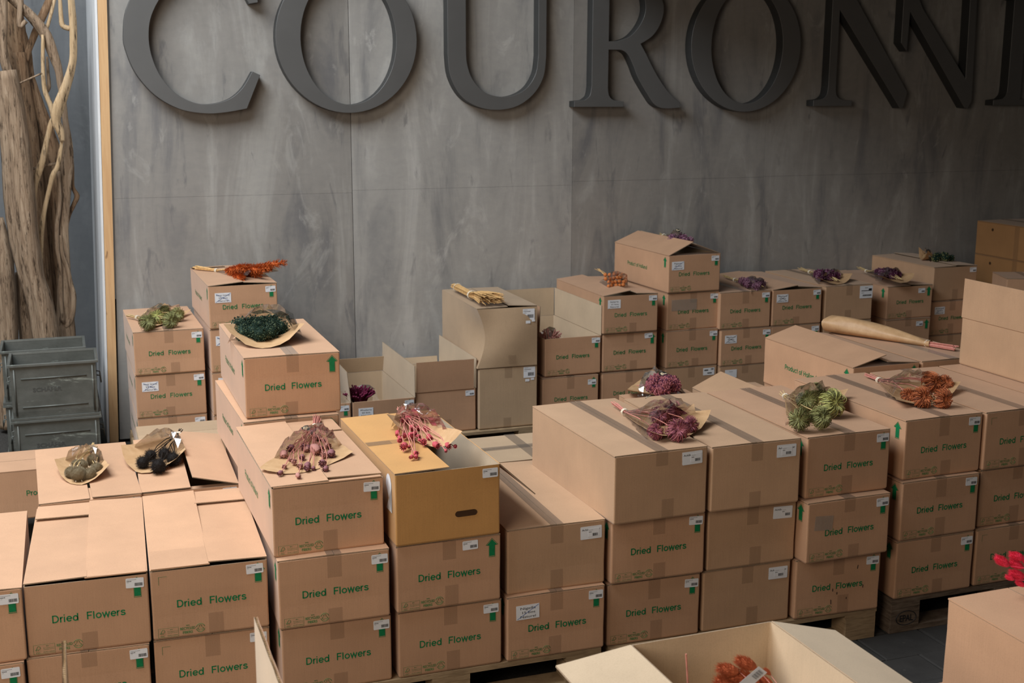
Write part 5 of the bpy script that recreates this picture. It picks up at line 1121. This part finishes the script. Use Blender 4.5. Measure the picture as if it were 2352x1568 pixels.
t = tails('terracotta bunny tails with a white barcode tag inside the open carton', (1.47, 2.40, .80), [(1.56, 2.25, .74), ((1.462,2.420,0.845),(-0.055,0.010,0.015),0.057),((1.510,2.420,0.848),(-0.051,0.010,0.025),0.058),((1.490,2.420,0.821),(-0.067,0.010,0.009),0.068),((1.521,2.420,0.802),(-0.084,0.010,0.032),0.090),((1.467,2.420,0.796),(-0.062,0.010,0.034),0.071),((1.558,2.420,0.798),(-0.037,0.010,0.013),0.041),((1.551,2.420,0.822),(-0.013,0.010,0.015),0.022),((1.456,2.420,0.781),(-0.055,0.010,0.028),0.063),], 'tail', 'pinkstem')
tg = [(1.504, 2.4, 0.862), (1.528, 2.4, 0.842), (1.43, 2.33, 0.846)]
mb = MB(); mb.tube([Vector(p) - t.location for p in [(1.303, 2.38, 0.843), (1.294, 2.38, 0.937)]], .0022, 5); link('stray_stem', mb.mesh('stray_stem', 'pinkstem'), t)
t = tails('hot pink bunny tails lying on the carton in the bottom right corner', (2.40, 2.42, .905), [(2.62, 2.30, .93), ((2.284,2.450,0.997),(-0.036,0.010,0.024),0.045),((2.331,2.450,0.985),(-0.036,0.010,0.019),0.042),((2.333,2.450,1.010),(-0.040,0.010,0.014),0.043),((2.340,2.450,0.958),(-0.042,0.010,0.014),0.045),((2.306,2.450,0.955),(-0.021,0.010,0.009),0.025),((2.343,2.450,0.931),(-0.021,0.010,0.013),0.027),((2.382,2.450,0.983),(-0.041,0.010,0.020),0.047),((2.394,2.450,0.944),(-0.040,0.010,0.012),0.043),], 'hot', 'hot')

a_, b_, c_ = (Vector(p) for p in tg); ux = (b_-a_); uy = (c_-b_); n_ = ux.cross(uy).normalized()*.0006; tt = [o for o in COL.objects if o.name.startswith('flower_bouquet') and o.get('label', '').startswith('terracotta')][0]
mb = MB(); q4 = [a_, b_, b_+uy, a_+uy]; mb.add([p - tt.location for p in q4] + [p + n_ - tt.location for p in q4], [(0,1,2,3),(4,7,6,5),(0,4,5,1),(1,5,6,2),(2,6,7,3),(3,7,4,0)])
tgo = link('barcode_tag', mb.mesh('barcode_tag', 'label'), tt); mb = MB()
for sgn in (-1, 1):
    for k in range(11):
        f0 = .10 + k*.035; f1 = f0 + (.008, .018, .012)[k % 3]; o_ = -tt.location + n_*sgn*1.8
        mb.quad([a_ + ux*.25 + uy*f0 + o_, a_ + ux*.8 + uy*f0 + o_, a_ + ux*.8 + uy*f1 + o_, a_ + ux*.25 + uy*f1 + o_])
link('barcode', mb.mesh('barcode', 'black', fix=False), tgo)
